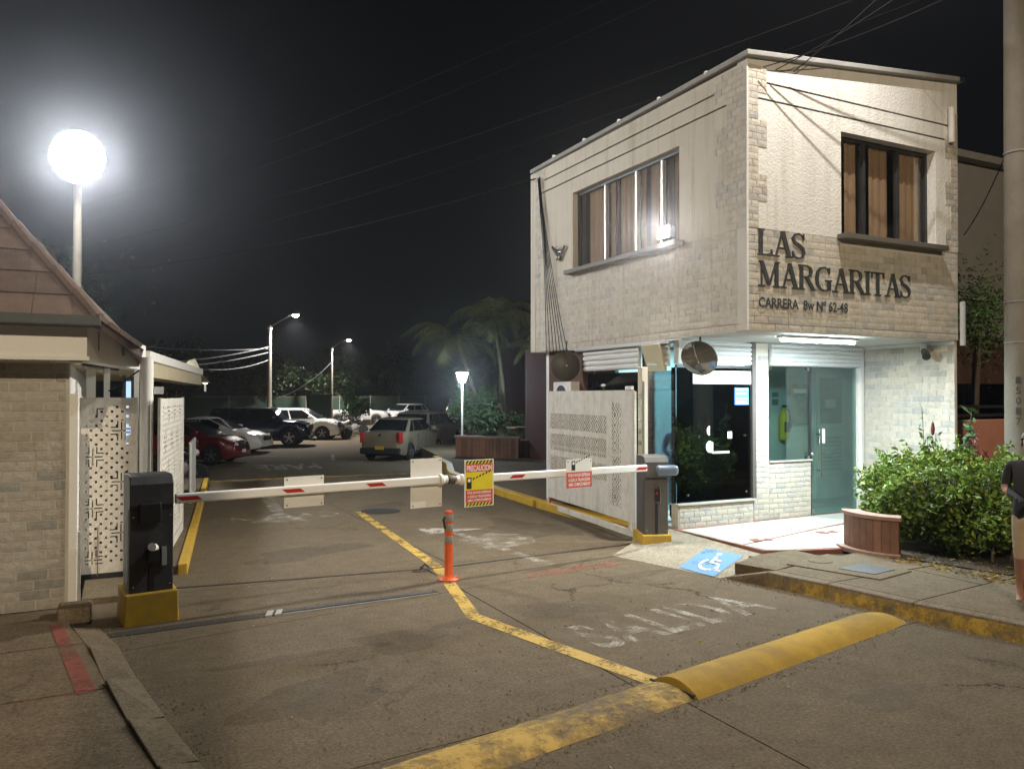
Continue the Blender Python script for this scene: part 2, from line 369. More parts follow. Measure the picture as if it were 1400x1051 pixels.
class Clad:
    """brick facing of one building: the 300 that show largest are objects, the rest one joined part"""
    def __init__(s, mats): s.b = []; s.mats = mats
    def area(s, P, U, N, w, z0, z1, bw=.22, bh=.09, gap=.007, depth=.010, holes=(), tile=.66, seed=0, pick=(0,0,1,1,2,3,3)):
        r = random.Random(seed+1); P, U, N = Vector(P), Vector(U), Vector(N)
        nr = max(1, round((z1-z0)/bh)); h = (z1-z0)/nr
        for k in range(nr):
            a, b_ = z0+k*h+gap/2, z0+(k+1)*h-gap/2
            segs = [(0, w)]
            for (h0, h1, g0, g1) in holes:
                if b_ > g0+.02 and a < g1-.02:
                    ns = []
                    for (p, q) in segs:
                        if p < h0: ns.append((p, min(q, h0)))
                        if q > h1: ns.append((max(p, h1), q))
                    segs = [t for t in ns if t[1]-t[0] > .02]
            off = (k % 2)*bw/2+.01*k
            tc = [i*tile for i in range(int(w/tile)+2)] if tile else []
            cc = sorted(tc+[c for c in (i*bw-off for i in range(int(w/bw)+3)) if all(abs(c-t) > .05 for t in tc)])
            for (p, q) in segs:
                xs = [p]+[c for c in cc if p+.035 < c < q-.035]+[q]
                for i in range(len(xs)-1):
                    u0, u1 = xs[i]+gap/2, xs[i+1]-gap/2
                    if u1-u0 > .02: s.b.append((P+U*((u0+u1)/2)+Vector((0, 0, (a+b_)/2)), U, N, u1-u0, b_-a, depth*r.uniform(.75, 1.15), r.randrange(6), s.mats[r.choice(pick)]))
    def finish(s, parent, limit=300, name='brick'):
        C = Vector((0, 0, 2.))
        def vis(b):
            d = C-b[0]; D = d.length; f = b[2].dot(d)/D
            a = d.x; fw = -(d.x*.447+d.y*.894); lt = -(d.x*.894-d.y*.447)
            if f <= 0 or fw < .3 or abs(lt)/fw > .66: return -1+f*1e-3
            return b[3]*b[4]*f/(D*D)
        s.b.sort(key=vis, reverse=True)
        for (c, U, N, w, h, d, u, m) in s.b[:limit]:
            o = bpy.data.objects.new(name, brick_mesh(u, m)); link(o, parent)
            M_ = Matrix(((U.x, N.x, 0), (U.y, N.y, 0), (0, 0, 1)))
            o.location = c
            if U.cross(N).z < 0:   # keep a proper rotation
                M_ = Matrix(((-U.x, N.x, 0), (-U.y, N.y, 0), (0, 0, 1)))
            o.rotation_euler = M_.to_euler(); o.scale = (w, d, h)
        rest = s.b[limit:]
        if rest:
            mb = MB()
            for (c, U, N, w, h, d, u, m) in rest:
                mb.m = s.mats.index(m); v, f = UNITS[u]
                mb.add([c+U*(p[0]*w)+N*(p[1]*d)+Vector((0, 0, p[2]*h)) for p in v], f if U.cross(N).z > 0 else [q[::-1] for q in f])
            o = mb.build(name+'_facing', list(s.mats), parent); o['kind'] = 'stuff'
        return len(s.b)

# ================================================================== SETTING
ZL = -.30                                   # the car park lies a little lower than the gate
g = MB().add([(-400,-400,-.62),(400,-400,-.62),(400,600,-.62),(-400,600,-.62)], [(0,1,2,3)]).build('ground', 'earth'); struct(g)
lot = MB()
lot.add([(-14,19.6,-.004),(22,19.6,-.004),(22,21.4,ZL),(-14,21.4,ZL),(60,21.4,ZL),(60,95,ZL),(-40,95,ZL),(-40,21.4,ZL)], [(0,1,2,3),(7,3,2,4,5,6)])
struct(lot.build('car_park_surface', 'lot_asphalt'))
# drive and street slabs with open joints
drive = bpy.data.objects.new('driveway', None); link(drive); struct(drive)
MB().add([(-8,-12,-.05),(14,-12,-.05),(14,4.2,-.05),(10,19.65,-.05),(-1,19.65,-.05),(-8,4,-.05)], [(0,1,2,3,4,5)]).build('joint_bed', 'joint_dark', drive)
def slab(poly, m='slab_concrete', z=0., parent=drive, name='slab', inset=.006, t=.05):
    c = (sum(p[0] for p in poly)/len(poly), sum(p[1] for p in poly)/len(poly)); q = []
    for p in poly:
        d = Vector((c[0]-p[0], c[1]-p[1])).normalized(); q.append((p[0]+d.x*inset*1.5, p[1]+d.y*inset*1.5))
    return MB().prism(q, z-t+.002, z).build(name, m, parent)
def yrow(k, x):                              # joint rows run slightly askew
    base, sl = [(-9, 0), (-2.6, 0), (.6, .03), (4.13, .09), (6.98, .2), (8.70, .03), (12.3, -.05), (16.0, -.1), (19.62, 0)][k]
    return base+sl*(x-.3)
XS = [-.9, .28, 3.36, 6.25, 8.9]
for k in range(8):
    xs = [-7, .3, 3.34, 8.2, 13.5] if k < 3 else ([-.3, 3.2, 6.6] if k < 5 else [.2+.12*(k-5), 3.55, 6.5+.3*(k-5), 9.6])
    for i in range(len(xs)-1):
        a, b_ = xs[i], xs[i+1]
        slab([(a, yrow(k, a)), (b_, yrow(k, b_)), (b_, yrow(k+1, b_)), (a, yrow(k+1, a))], 'street_concrete' if k < 3 else 'slab_concrete')
# sliding gate track groove, drain
tr = MB()
for (a, b_) in (((.5,8.95),(3.33,8.62)),((3.33,8.62),(6.3,8.86))):
    d = Vector((b_[0]-a[0], b_[1]-a[1], 0)); tr.obox(((a[0]+b_[0])/2, (a[1]+b_[1])/2, .002), d, (-d.y,d.x,0), (0,0,1), d.length/2, .022, .004)
struct(tr.build('gate_track', 'joint_dark'))
dr = thing('drain_channel', 'narrow dark drain channel with steel bars crossing the drive', 'drain', (0,0,0))
d = Vector((2.9,.15,0)).normalized()
def dpt(t, off=0, z=0): return (-.05+d.x*t-d.y*off, 7.30+d.y*t+d.x*off, z)
MB().obox(dpt(1.5,.12,.001), d, (-d.y,d.x,0), (0,0,1), 1.5, .07, .004).build('channel', 'joint_dark', dr)
for k in range(2): MB().obox(dpt(1.32+.085*k,.12,.008), (d.x-.5*d.y*0, d.y, 0), (-d.y+.35,d.x,0), (0,0,1), .028, .085, .008).build('crossbar', 'coping', dr)
MB().obox(dpt(2.2,.045,.006), d, (-d.y,d.x,0), (0,0,1), .78, .006, .006).build('edge_strip', 'coping', dr)
MB().obox(dpt(2.2,.14,.004), d, (-d.y,d.x,0), (0,0,1), .75, .035, .006).build('grating', 'cabinet_grey', dr)

# painted marks on the drive ------------------------------------------------
def ribbon(pts, w, z=.004):
    mb = MB(); n = len(pts); L_ = []
    for i, p in enumerate(pts):
        a = Vector(pts[max(i-1,0)]); b_ = Vector(pts[min(i+1,n-1)]); t = (b_-a).normalized(); nn = Vector((-t.y, t.x))
        L_.append((Vector(p)+nn*w/2, Vector(p)-nn*w/2))
    v = [(q.x, q.y, z) for pr in L_ for q in pr]
    mb.add(v, [(2*i, 2*i+1, 2*i+3, 2*i+2) for i in range(n-1)]); return mb
def marking(mb, m, name='painted_marking'): return struct(mb.build(name, m))
marking(ribbon([(3.74,13.4),(3.36,8.67),(2.90,6.56)], .135), 'worn_yellow', 'lane_line')
marking(ribbon([(2.90,6.60),(3.12,5.6),(3.38,4.50)], .155, .0045), 'worn_yellow', 'lane_line')
marking(ribbon([(1.6,20.9-1.2),(3.6,19.62),(8.3,19.3)], .20), 'worn_yellow', 'lane_line')
def flat_text(txt, o, U, V, w, h, m, z=.004):
    return struct(lettering('road_lettering', txt, m, None, (o[0], o[1], z), (*U, 0), (*V, 0), w, h, .02))
flat_text('SALIDA', (3.46,5.28), (1,.14), (-.12,1), 2.15, .64, 'worn_white')
flat_text('PARE', (6.05,27.0), (-1,.12), (-.1,-1), 2.0, 2.1, 'firm_white', ZL+.004)
flat_text('ENTRADA', (1.35,13.15), (1,-.02), (.1,1), 2.4, .55, 'faint_white')
marking(ribbon([(2.66,16.2),(2.48,13.9)], .22), 'worn_white')
MBa = MB().add([(1.86,12.95,.0045),(2.78,12.72,.0045),(2.5,13.95,.0045)], [(0,1,2)]); marking(MBa, 'worn_white')
marking(ribbon([(4.42,10.9),(4.60,8.2)], .14), 'worn_white')
marking(MB().add([(4.05,11.35,.0045),(4.02,10.75,.0045),(4.95,10.85,.0045)], [(0,1,2)]), 'firm_white')
marking(MB().add([(4.25,10.2,.004),(4.35,9.35,.004),(5.1,9.45,.004),(5.35,10.1,.004),(4.9,10.5,.004)], [(0,1,2,3,4)]), 'faint_white')
marking(MB().add([(4.05,7.70,.004),(5.35,7.80,.004),(5.35,8.05,.004),(4.1,7.98,.004)], [(0,1,2,3)]), 'faint_red')
def blot(cx, cy, rx, ry, rot, seed, m='oil_stain', z=.0025):
    r = random.Random(seed); n = 26; V = []
    for i in range(n):
        t = 2*math.pi*i/n; k = 1+.18*math.sin(3*t+seed)+.12*math.sin(5*t+2*seed)+r.uniform(-.10,.10); x, y = rx*k*math.cos(t), ry*k*math.sin(t)
        V.append((cx+x*math.cos(rot)-y*math.sin(rot), cy+x*math.sin(rot)+y*math.cos(rot), z))
    marking(MB().add(V, [tuple(range(n))]), m, 'ground_stain')
for a_ in ((2.1,6.2,.36,.30,.1,1),(3.75,6.42,.42,.24,-.2,2),(1.3,6.18,.75,.07,.02,3),(2.75,6.45,.35,.10,.1,4),(4.4,13.95,.5,.3,.2,5),(1.2,5.3,.5,.35,.5,6),(5.2,7.3,.5,.12,.1,7),(4.6,3.6,.35,.16,.2,8),(2.2,10.2,.9,.35,.4,9),(5.6,10.6,.5,.9,.2,10),(3.2,16.5,1.2,.5,.1,11)): blot(*a_)
mh = thing('manhole_cover', 'round iron manhole cover set in the drive beyond the barrier', 'manhole', (4.1,13.3,0))
MB().lathe([(.34,0),(.34,.006),(.30,.006),(.29,.003)], n=28).build('ring', 'joint_dark', mh)
MB().lathe([(.28,0),(.28,.007),(.2,.008),(.19,.005),(.0,.005)], n=28).build('lid', 'rubber', mh)
marking(ribbon([(6.6,26.3),(7.5,25.9)], .12, ZL+.004), 'firm_white'); marking(ribbon([(4.6,31.5),(6.3,30.4)], .14, ZL+.004), 'firm_white')
marking(ribbon([(6.9,28.0),(7.6,31.0)], .12, ZL+.004), 'firm_white')

# speed hump: half rubber-yellow, half worn flush strip -----------------------
hump = thing('speed_hump', 'long yellow painted speed hump across the drive mouth', 'speed hump', (0,0,0))
def hump_mesh(p0, p1, w, h, n=14, round_end=True):
    mb = MB(); a, b_ = Vector(p0), Vector(p1); t = (b_-a).normalized(); nn = Vector((-t.y, t.x)); L_ = (b_-a).length; m = 12; V = []
    ss = [0, L_*.3, L_*.6, L_-.45, L_-.3, L_-.18, L_-.08, L_]
    for s in ss:
        k = 1. if s < L_-.5 or not round_end else math.sqrt(max(0, 1-((s-(L_-.5))/.5)**2))
        k = max(k, .02)
        for j in range(m+1):
            u = j/m*2-1; q = a+t*s+nn*(u*w/2*(.75+.25*k)); V.append((q.x, q.y, h*k*math.cos(u*math.pi/2)**.8))
    F = [(i*(m+1)+j, (i+1)*(m+1)+j, (i+1)*(m+1)+j+1, i*(m+1)+j+1) for i in range(len(ss)-1) for j in range(m)]
    F.append(tuple(range(m+1)))
    return mb.add(V, F)
hump_mesh((3.40,4.335), (6.27,4.90), .42, .085).build('raised_half', 'bump_yellow', hump, smooth=True)
h3 = hump_mesh((3.40,4.335), (6.27,4.90), .42, .085)
worn('tyre_scuff', (.10, .075, .04), .42, 7, soft=.5, amax=.34)
MB().add([(p[0], p[1], p[2]+.003) for p in h3.v], h3.f[:-1]).build('tyre_scuffs', 'tyre_scuff', hump, smooth=True)
hump_mesh((3.36,4.33), (1.3,3.93), .40, .045, round_end=False).build('low_half', 'kerb_concrete', hump, smooth=True)
mbw = MB(); v, f = [], []
h2 = hump_mesh((3.36,4.33), (1.3,3.93), .40, .045, round_end=False)
MB().add([(p[0], p[1], p[2]+.004) for p in h2.v], h2.f[:-1]).build('worn_paint', 'very_worn_yellow', hump, smooth=True)
MB().obox((3.38,4.335,.025), (.98,.19,0), (-.19,.98,0), (0,0,1), .010, .195, .006).build('end_gap', 'joint_dark', hump)

# right pavement: kerb stones, slabs, ramp with wheelchair mark, white terrace ------
paveR = bpy.data.objects.new('right_pavement', None); link(paveR); struct(paveR)
KR = [(5.95,6.72),(6.10,6.25),(6.24,5.6),(6.36,4.75),(6.56,3.85),(6.85,2.5),(7.2,.8)]
kin = [(x+.17, y+.03) for (x, y) in KR]
for i in range(len(KR)-1):
    a, b_, c, e = KR[i], KR[i+1], kin[i+1], kin[i]
    z1 = .15 if i else .15; z0 = .02 if i == 0 else .15
    mb = MB().add([(a[0],a[1],-.05),(b_[0],b_[1],-.05),(c[0],c[1],-.05),(e[0],e[1],-.05),(a[0]+.03,a[1]-.01,z0),(b_[0]+.025,b_[1],z1),(c[0],c[1],z1),(e[0],e[1],z0)],
        [(3,2,1,0),(4,5,6,7)[::-1] if False else (4,5,6,7),(0,1,5,4),(1,2,6,5),(2,3,7,6),(3,0,4,7)])
    mb.build('kerb_stone', 'kerb_concrete', paveR, bevel=.012)
    if i >= 1:
        MB().add([(a[0]-.003,a[1],.0),(b_[0]-.003,b_[1],.0),(b_[0]+.018,b_[1],.125),(a[0]+.022,a[1],.125)], [(0,1,2,3)]).build('kerb_paint', 'very_worn_yellow' if i > 1 else 'very_worn_yellow', paveR)
fills = [[(6.13,6.75),(6.27,6.28),(7.3,6.55),(7.3,7.0),(6.75,7.0)], [(6.27,6.27),(6.41,5.63),(8.1,5.7),(8.0,6.6)], [(6.41,5.62),(6.53,4.78),(7.6,4.9),(7.6,5.66)], [(7.61,4.9),(9.2,5.0),(9.2,5.7),(7.61,5.66)],
         [(6.53,4.77),(6.73,3.88),(7.9,4.0),(7.9,4.92)], [(7.91,4.0),(12.5,4.2),(12.5,5.0),(7.91,4.9)], [(6.73,3.87),(7.02,2.53),(9.5,2.7),(9.5,4.05)], [(9.51,2.7),(14,2.9),(14,4.2),(9.51,4.05)], [(7.02,2.52),(7.37,.8),(14,.8),(14,2.9)]]
for poly in fills: slab(poly, 'pave_concrete', .149, paveR, 'paving_slab', .004, .12)
MB().add([(6.2,6.6,.09),(7.2,1,.09),(14,1,.09),(14,8,.09),(7.5,8,.09)], [(0,1,2,3,4)]).build('slab_bed', 'joint_dark', paveR)
# ramp down to the drive
def onramp(p, dz):
    A = Vector((5.55,8.30,.004)); B = Vector((5.93,6.75,.004)); C_ = Vector((6.95,6.95,.10)); n = (B-A).cross(C_-A)
    return (p[0], p[1], A.z-(n.x*(p[0]-A.x)+n.y*(p[1]-A.y))/n.z+dz)
MB().add([onramp(p, 0) for p in ((5.55,8.30),(5.93,6.75),(6.2,6.74),(6.75,6.98),(6.97,7.0),(6.97,8.9),(6.5,8.9))], [(0,1,2,3,4,5,6)]).build('ramp', 'pale_concrete', paveR)
q = [(5.84,7.36),(5.90,6.82),(6.72,7.24),(6.62,7.80)]
MB().add([onramp(p, .006) for p in q], [(0,1,2,3)]).build('blue_square', 'worn_blue', paveR)
# wheelchair figure
O = Vector((5.93,7.30)); eu = Vector((.05,-.46)); ev = Vector((.62,.38))
def wp(u, v): p = O+eu*u+ev*v; return onramp((p.x, p.y), .012)
wc = MB()
def stroke2(mb, pts, w, f):
    n = len(pts); V = []
    for i, p in enumerate(pts):
        a = Vector(pts[max(i-1,0)]); b_ = Vector(pts[min(i+1,n-1)]); t = (b_-a).normalized(); nn = Vector((-t.y,t.x))
        for s in (1, -1): V.append(f(*(Vector(p)+nn*w/2*s)))
    mb.add(V, [(2*i,2*i+1,2*i+3,2*i+2) for i in range(n-1)])
stroke2(wc, [(.5+.27*math.cos(t), .33+.27*math.sin(t)) for t in [R(a) for a in range(130, 371, 20)]], .10, wp)
stroke2(wc, [(.45,.80),(.47,.45),(.72,.45),(.84,.14),(.95,.18)], .10, wp); stroke2(wc, [(.46,.62),(.70,.62)], .08, wp)
wc.add([wp(.44+.085*math.cos(R(a)), .94+.085*math.sin(R(a))) for a in range(0, 360, 30)], [tuple(range(12))])
wc.build('wheelchair_symbol', worn('symbol_white', (.62,.62,.60), .85, 24, amax=.95).name, paveR)
# white terrace with red strips
terr = bpy.data.objects.new('terrace', None); link(terr); struct(terr)
MB().prism([(6.94,7.14),(7.25,6.98),(7.95,6.78),(8.4,6.9),(10.84,7.0),(10.84,8.95),(6.94,8.9)], -.05, .147).build('bed', 'tile_red', terr)
for poly in ([(6.98,8.72),(8.33,8.78),(8.50,7.94),(6.98,7.55)], [(6.98,7.48),(8.5,7.86),(8.55,7.05),(7.95,6.86),(7.25,7.06),(7.02,7.16)], [(8.40,8.79),(9.55,8.84),(9.9,8.25),(8.57,7.96)], [(8.57,7.88),(9.93,8.17),(10.1,7.15),(8.62,7.02)], [(9.62,8.84),(10.80,8.88),(10.80,8.42),(9.98,8.26)], [(10.0,8.18),(10.80,8.34),(10.8,7.1),(10.17,7.15)]):
    slab(poly, 'tile_white', .153, terr, 'floor_panel', -.013, .05)
for (x, y) in ((7.40,7.66),(8.62,7.70)):
    MB().prism([(x-.16,y-.06),(x+.13,y-.09),(x+.17,y+.06),(x-.12,y+.10)], .1, .158).build('inlay', 'tile_red', terr)
    MB().prism([(x-.045,y-.025),(x+.035,y-.03),(x+.045,y+.025),(x-.03,y+.03)], .1, .162).build('inlay_centre', 'tile_white', terr)
# meter box lids in the pavement
hb = thing('utility_hatch', 'flat concrete utility hatch with dark inset cover on the pavement', 'hatch', (0,0,.149))
MB().prism([(6.58,6.42),(6.86,5.46),(7.50,5.58),(7.42,6.62)], -.02, .014).build('frame', 'kerb_concrete', hb, bevel=.006)
MB().prism([(6.88,5.98),(6.98,5.62),(7.36,5.68),(7.30,6.06)], -.02, .02).build('cover', 'cabinet_grey', hb)
MB().lathe([(.13,0),(.13,.019),(.0,.019)], (7.02,6.36,0)).build('round_lid', 'kerb_concrete', hb)

# left pavement ------------------------------------------------------------
paveL = bpy.data.objects.new('left_pavement', None); link(paveL); struct(paveL)
KL = [(-.12,7.62),(.02,6.9),(.14,6.0),(.27,5.2),(.40,4.5),(.62,3.3),(.9,1.6)]
for i in range(len(KL)-1):
    a, b_ = KL[i], KL[i+1]; c = (b_[0]-.20, b_[1]-.03); e = (a[0]-.20, a[1]-.03); zz = (.02 if i == 0 else .06, .06) if i < 2 else (.07, .08)
    MB().add([(a[0],a[1],-.05),(b_[0],b_[1],-.05),(c[0],c[1],-.05),(e[0],e[1],-.05),(a[0],a[1],zz[0]),(b_[0],b_[1],zz[1]),(c[0],c[1],zz[1]+.01),(e[0],e[1],zz[0]+.04)],
        [(0,1,2,3),(7,6,5,4),(0,4,5,1),(1,5,6,2),(2,6,7,3),(3,7,4,0)]).build('kerb_stone', 'kerb_concrete', paveL, bevel=.008)
for poly in ([(-.34,7.6),(-.34,8.28),(-2.0,8.28),(-2.0,7.02),(-.215,7.02)], [(-.21,7.0),(-2.0,7.0),(-2.0,5.85),(-.045,5.88),(-.13,6.5)], [(-.04,5.86),(-2.0,5.83),(-2.0,3.9),(.27,4.1),(.065,5.2)], [(.28,4.08),(-2.,3.88),(-2,1.4),(.66,1.5)], [(-2.02,8.28),(-6,8.28),(-6,1.4),(-2.02,1.4)]):
    slab(poly[::-1], 'pave_concrete', .078, paveL, 'paving_slab', .003, .12)
MB().add([(-.3,8.1,.03),(-6,8.1,.03),(-6,1.4,.03),(.7,1.4,.03),(-.0,6.9,.03)][::-1], [(0,1,2,3,4)]).build('slab_bed', 'joint_dark', paveL)
MB().add([(p[0], p[1], .083) for p in [(-.50,7.72),(-.40,7.70),(-.10,5.84),(-.22,5.82)]], [(0,3,2,1)]).build('red_line', 'worn_red' if 'worn_red' in MATS else worn('worn_red', (.26,.075,.055), .72, 18, amax=.8).name, paveL)
MB().add([(p[0], p[1], .0835) for p in [(-.16,5.87),(-.20,5.81),(-2.0,5.78),(-2.0,5.86)]], [(0,3,2,1)][::-1]).build('red_line', 'faint_red', paveL)
for i, (x, y, w, l, a) in enumerate(((-.32,7.95,.22,.30,.1),)):
    st = MB().obox((x,y,.10), (1,.05,0), (0,1,0), (0,0,1), w/2+.02, l/2, .07).build('loose_block', 'kerb_concrete', paveL, bevel=.02)

# kerb and island on the right of the inner drive, planter ------------------
isl = bpy.data.objects.new('garden_island', None); link(isl); struct(isl)
IK = [(6.7,12.6),(6.95,15.5),(7.3,18.2),(8.2,20.6),(8.8,23.2)]
for i in range(len(IK)-1):
    a, b_ = IK[i], IK[i+1]
    MB().add([(a[0],a[1],-.35),(b_[0],b_[1],-.35),(b_[0]+.2,b_[1]-.05,-.35),(a[0]+.2,a[1]-.05,-.35),(a[0]+.02,a[1],.13),(b_[0]+.02,b_[1],.13),(b_[0]+.2,b_[1]-.05,.13),(a[0]+.2,a[1]-.05,.13)],
        [(0,1,2,3),(4,7,6,5),(0,4,5,1),(1,5,6,2),(2,6,7,3),(3,7,4,0)]).build('kerb_stone', 'yellow_paint', isl, bevel=.012)
MB().prism([(6.88,12.6),(22,12.6),(22,34),(11.5,34),(9.0,23.15),(8.4,20.55),(7.5,18.15),(7.13,15.45)], -.35, .12).build('island_top', 'pave_concrete', isl)
ylk = MB().prism([(.62,9.6),(.72,9.6),(1.9,19.4),(1.80,19.4)], -.02, .12).build('kerb_stone', 'yellow_paint', drive, bevel=.01)
MB().prism([(-8,9.7),(.62,9.62),(1.8,19.6),(-8,19.6)], -.05, .10).build('inner_pavement', 'pave_concrete', drive)

# ================================================================== GATEHOUSE BUILDING (right)
X0, X1, Y0, Y1 = 6.86, 10.86, 7.30, 12.76; ZS, ZT = 2.80, 6.10
gh = thing('gatehouse_building', 'two-storey gatehouse clad in stone tiles reading LAS MARGARITAS', 'building', (0,0,0))
def walls(rects, name, m, y0, y1, axis='y', parent=gh):
    mb = MB()
    for (a, b_, z0, z1) in rects:
        if axis == 'y': mb.box(a, b_, y0, y1, z0, z1)
        else: mb.box(y0, y1, a, b_, z0, z1)
    return mb.build(name, m, parent)
T = .18
# front (y = 7.3) : lower band behind bricks, stucco above with two grooves
FW = (8.48, 10.38, 4.11, 5.47); LW = (8.61, 11.43, 4.11, 5.42)
walls([(X0, X1, ZS, 4.06)], 'wall', 'mortar', Y0+.012, Y0+T)
walls([(X0+.012, FW[0], 4.06, 5.655), (FW[1], X1, 4.06, 5.655), (FW[0], FW[1], 4.06, FW[2]), (FW[0], FW[1], FW[3], 5.655), (X0+.012, X1, 5.68, 5.865), (X0+.012, X1, 5.89, 6.12)], 'front_stucco', 'stucco_white', Y0+.004, Y0+T)
walls([(X0+.05, X1-.02, 5.64, 5.90)], 'groove_backing', 'joint_dark', Y0+.028, Y0+.06)
# gable strip rising to the right under the coping
MB().add([(X0+.012,Y0+.004,6.12),(X1,Y0+.004,6.12),(X1,Y0+.004,6.52),(X0+.012,Y0+.004,6.14),(X0+.012,Y0+T,6.12),(X1,Y0+T,6.12),(X1,Y0+T,6.52),(X0+.012,Y0+T,6.14)],
    [(0,1,2,3),(7,6,5,4),(3,2,6,7),(1,5,6,2),(0,3,7,4)]).build('gable', 'stucco_white', gh)
# left face (x = 6.86)
walls([(Y0+.012, Y1, ZS, 4.06)], 'wall', 'mortar', X0+.012, X0+T, 'x')
walls([(Y0+.2, LW[0], 4.06, 5.655), (LW[1], Y1, 4.06, 5.655), (LW[0], LW[1], 4.06, LW[2]), (LW[0], LW[1], LW[3], 5.655), (Y0+.2, Y1, 5.68, 5.865), (Y0+.2, Y1, 5.89, 6.10)], 'side_stucco', 'stucco_side', X0+.004, X0+T, 'x')
walls([(Y0+.2, Y1-.02, 5.64, 5.90)], 'groove_backing', 'joint_dark', X0+.028, X0+.06, 'x')
walls([(X0, X1, ZS, 6.1)], 'rear_wall', 'stucco_side', Y1, Y1+T); walls([(Y0+T, 9.0, 0, 2.8), (Y0+T, Y1, 2.87, 6.5)], 'right_wall', 'stucco_side', X1+.0, X1+.10, 'x')
# soffit and floor slab
MB().box(X0+.012, X1-.02, Y0+.012, Y1, ZS-.006, ZS+.12).build('soffit', 'soffit_white', gh)
MB().box(X0+.02, 7.06, 8.95, 11.4, 2.74, ZS-.007).build('soffit_beam', 'frame_alu', gh)
MB().obox((X0+.03,10.1,2.775), (0,1,0), (1,0,0), (0,0,1), 1.5, .012, .008).build('drip_strip', 'white_metal', gh)
# roof + coping
MB().add([(X0-.06,Y0-.08,6.13),(X1+.08,Y0-.08,6.53),(X1+.08,Y1+.1,6.50),(X0-.06,Y1+.1,6.10),(X0-.06,Y0-.08,6.20),(X1+.08,Y0-.08,6.60),(X1+.08,Y1+.1,6.57),(X0-.06,Y1+.1,6.17)],
    [(0,3,2,1),(4,5,6,7),(0,1,5,4),(1,2,6,5),(2,3,7,6),(3,0,4,7)]).build('roof', 'coping', gh, bevel=.012)
for k in range(5):
    MB().obox((X0-.03, 8.0+k*1.0, 6.19), (0,1,0), (1,0,0), (0,0,1), .02, .03, .02).build('roof_clip', 'white_metal', gh)
# brick facing
cl = Clad(BR)
cl.area((X0+.012,Y0+.012,0), (1,0,0), (0,-1,0), X1-X0-.02, ZS, 4.06, holes=[(FW[0]-X0-.03, FW[1]-X0+.08, 4.0, 4.2)], seed=1)
cl.area((X0+.012,Y0+.012,0), (0,1,0), (-1,0,0), Y1-Y0-.02, ZS, 4.06, holes=[], seed=2, depth=.009, pick=(0,0,0,0,3,3,3,3,1))
for k in range(6):                                  # toothed corner quoins
    z0 = 4.06+k*.335; z1 = min(z0+.335, 6.10); w = (.17, .31)[k % 2]
    cl.area((X0+.012,Y0+.004,0), (1,0,0), (0,-1,0), w, z0, z1, .155, .084, seed=10+k, tile=0, depth=.011)
    cl.area((X0+.004,Y0+.012,0), (0,1,0), (-1,0,0), (.36, .58)[k % 2], z0, z1, .18, .084, seed=20+k, tile=0, depth=.009, pick=(0,0,3,3,1))
    w = (.16, .28)[(k+1) % 2]; cl.area((X1-w,Y0+.004,0), (1,0,0), (0,-1,0), w, z0, z1, .14, .084, seed=30+k, tile=0, depth=.011)
    w = (.20, .36)[k % 2]; cl.area((X0+.004,Y1-w,0), (0,1,0), (-1,0,0), w, z0, z1, .18, .084, seed=40+k, tile=0, depth=.009)
walls([(Y0+.012, Y0+.2, 4.06, 6.10)], 'corner_backing', 'mortar', X0+.006, X0+T, 'x')
MB().box(X0-.012, X0+.008, Y0-.012, Y0+.008, ZS, 6.10).build('corner_bead', 'white_metal', gh)
# entrance recess: right inner wall (x = 10.84), door wall (y = 8.9)
YB = 8.90; XR = 10.80; FZ = .15
walls([(Y0+.03, YB+.2, FZ, 2.78)], 'recess_wall', 'mortar', XR, XR+.05, 'x')
cl.area((XR,Y0+.03,0), (0,1,0), (-1,0,0), YB-Y0-.03, FZ, 2.74, bw=.24, bh=.092, seed=50, tile=0)
MB().box(XR-.02, XR+.0, Y0+.03, YB, 2.742, 2.79).build('trim', 'white_metal', gh)
# plinth under the booth glass, pier, window plinth
walls([(7.03, 8.40, FZ-.15, .46)], 'plinth', 'mortar', YB-.05, YB+.10)
cl.area((7.03,YB-.05,0), (1,0,0), (0,-1,0), 1.37, .06, .45, .20, .078, seed=60, tile=0)
walls([(YB-.05, 9.0, .0, .46)], 'plinth_side', 'mortar', 7.02, 7.12, 'x'); cl.area((7.02,YB-.05,0), (0,1,0), (-1,0,0), .12, .06, .45, .2, .078, seed=61, tile=0)
MB().box(7.0, 8.42, YB-.085, YB+.12, .462, .49).build('plinth_cap', 'tile_white', gh, bevel=.004)
walls([(8.46, 8.76, FZ-.1, 2.78)], 'pier', 'mortar', YB, YB+.12); cl.area((8.46,YB,0), (1,0,0), (0,-1,0), .30, FZ, 2.6, .20, .078, seed=62, tile=0)
walls([(8.76, 9.63, FZ-.1, 1.0)], 'plinth', 'mortar', YB+.001, YB+.12); cl.area((8.765,YB,0), (1,0,0), (0,-1,0), .862, FZ, .985, .20, .078, seed=63, tile=0)
MB().box(8.765, 9.64, YB-.03, YB+.13, 1.0, 1.02).build('plinth_cap', 'tile_white', gh)
MB().box(8.39, 8.46, YB-.06, YB+.1, .49, 2.79).build('jamb', 'cabinet_brown', gh)
print('bricks', cl.finish(gh))
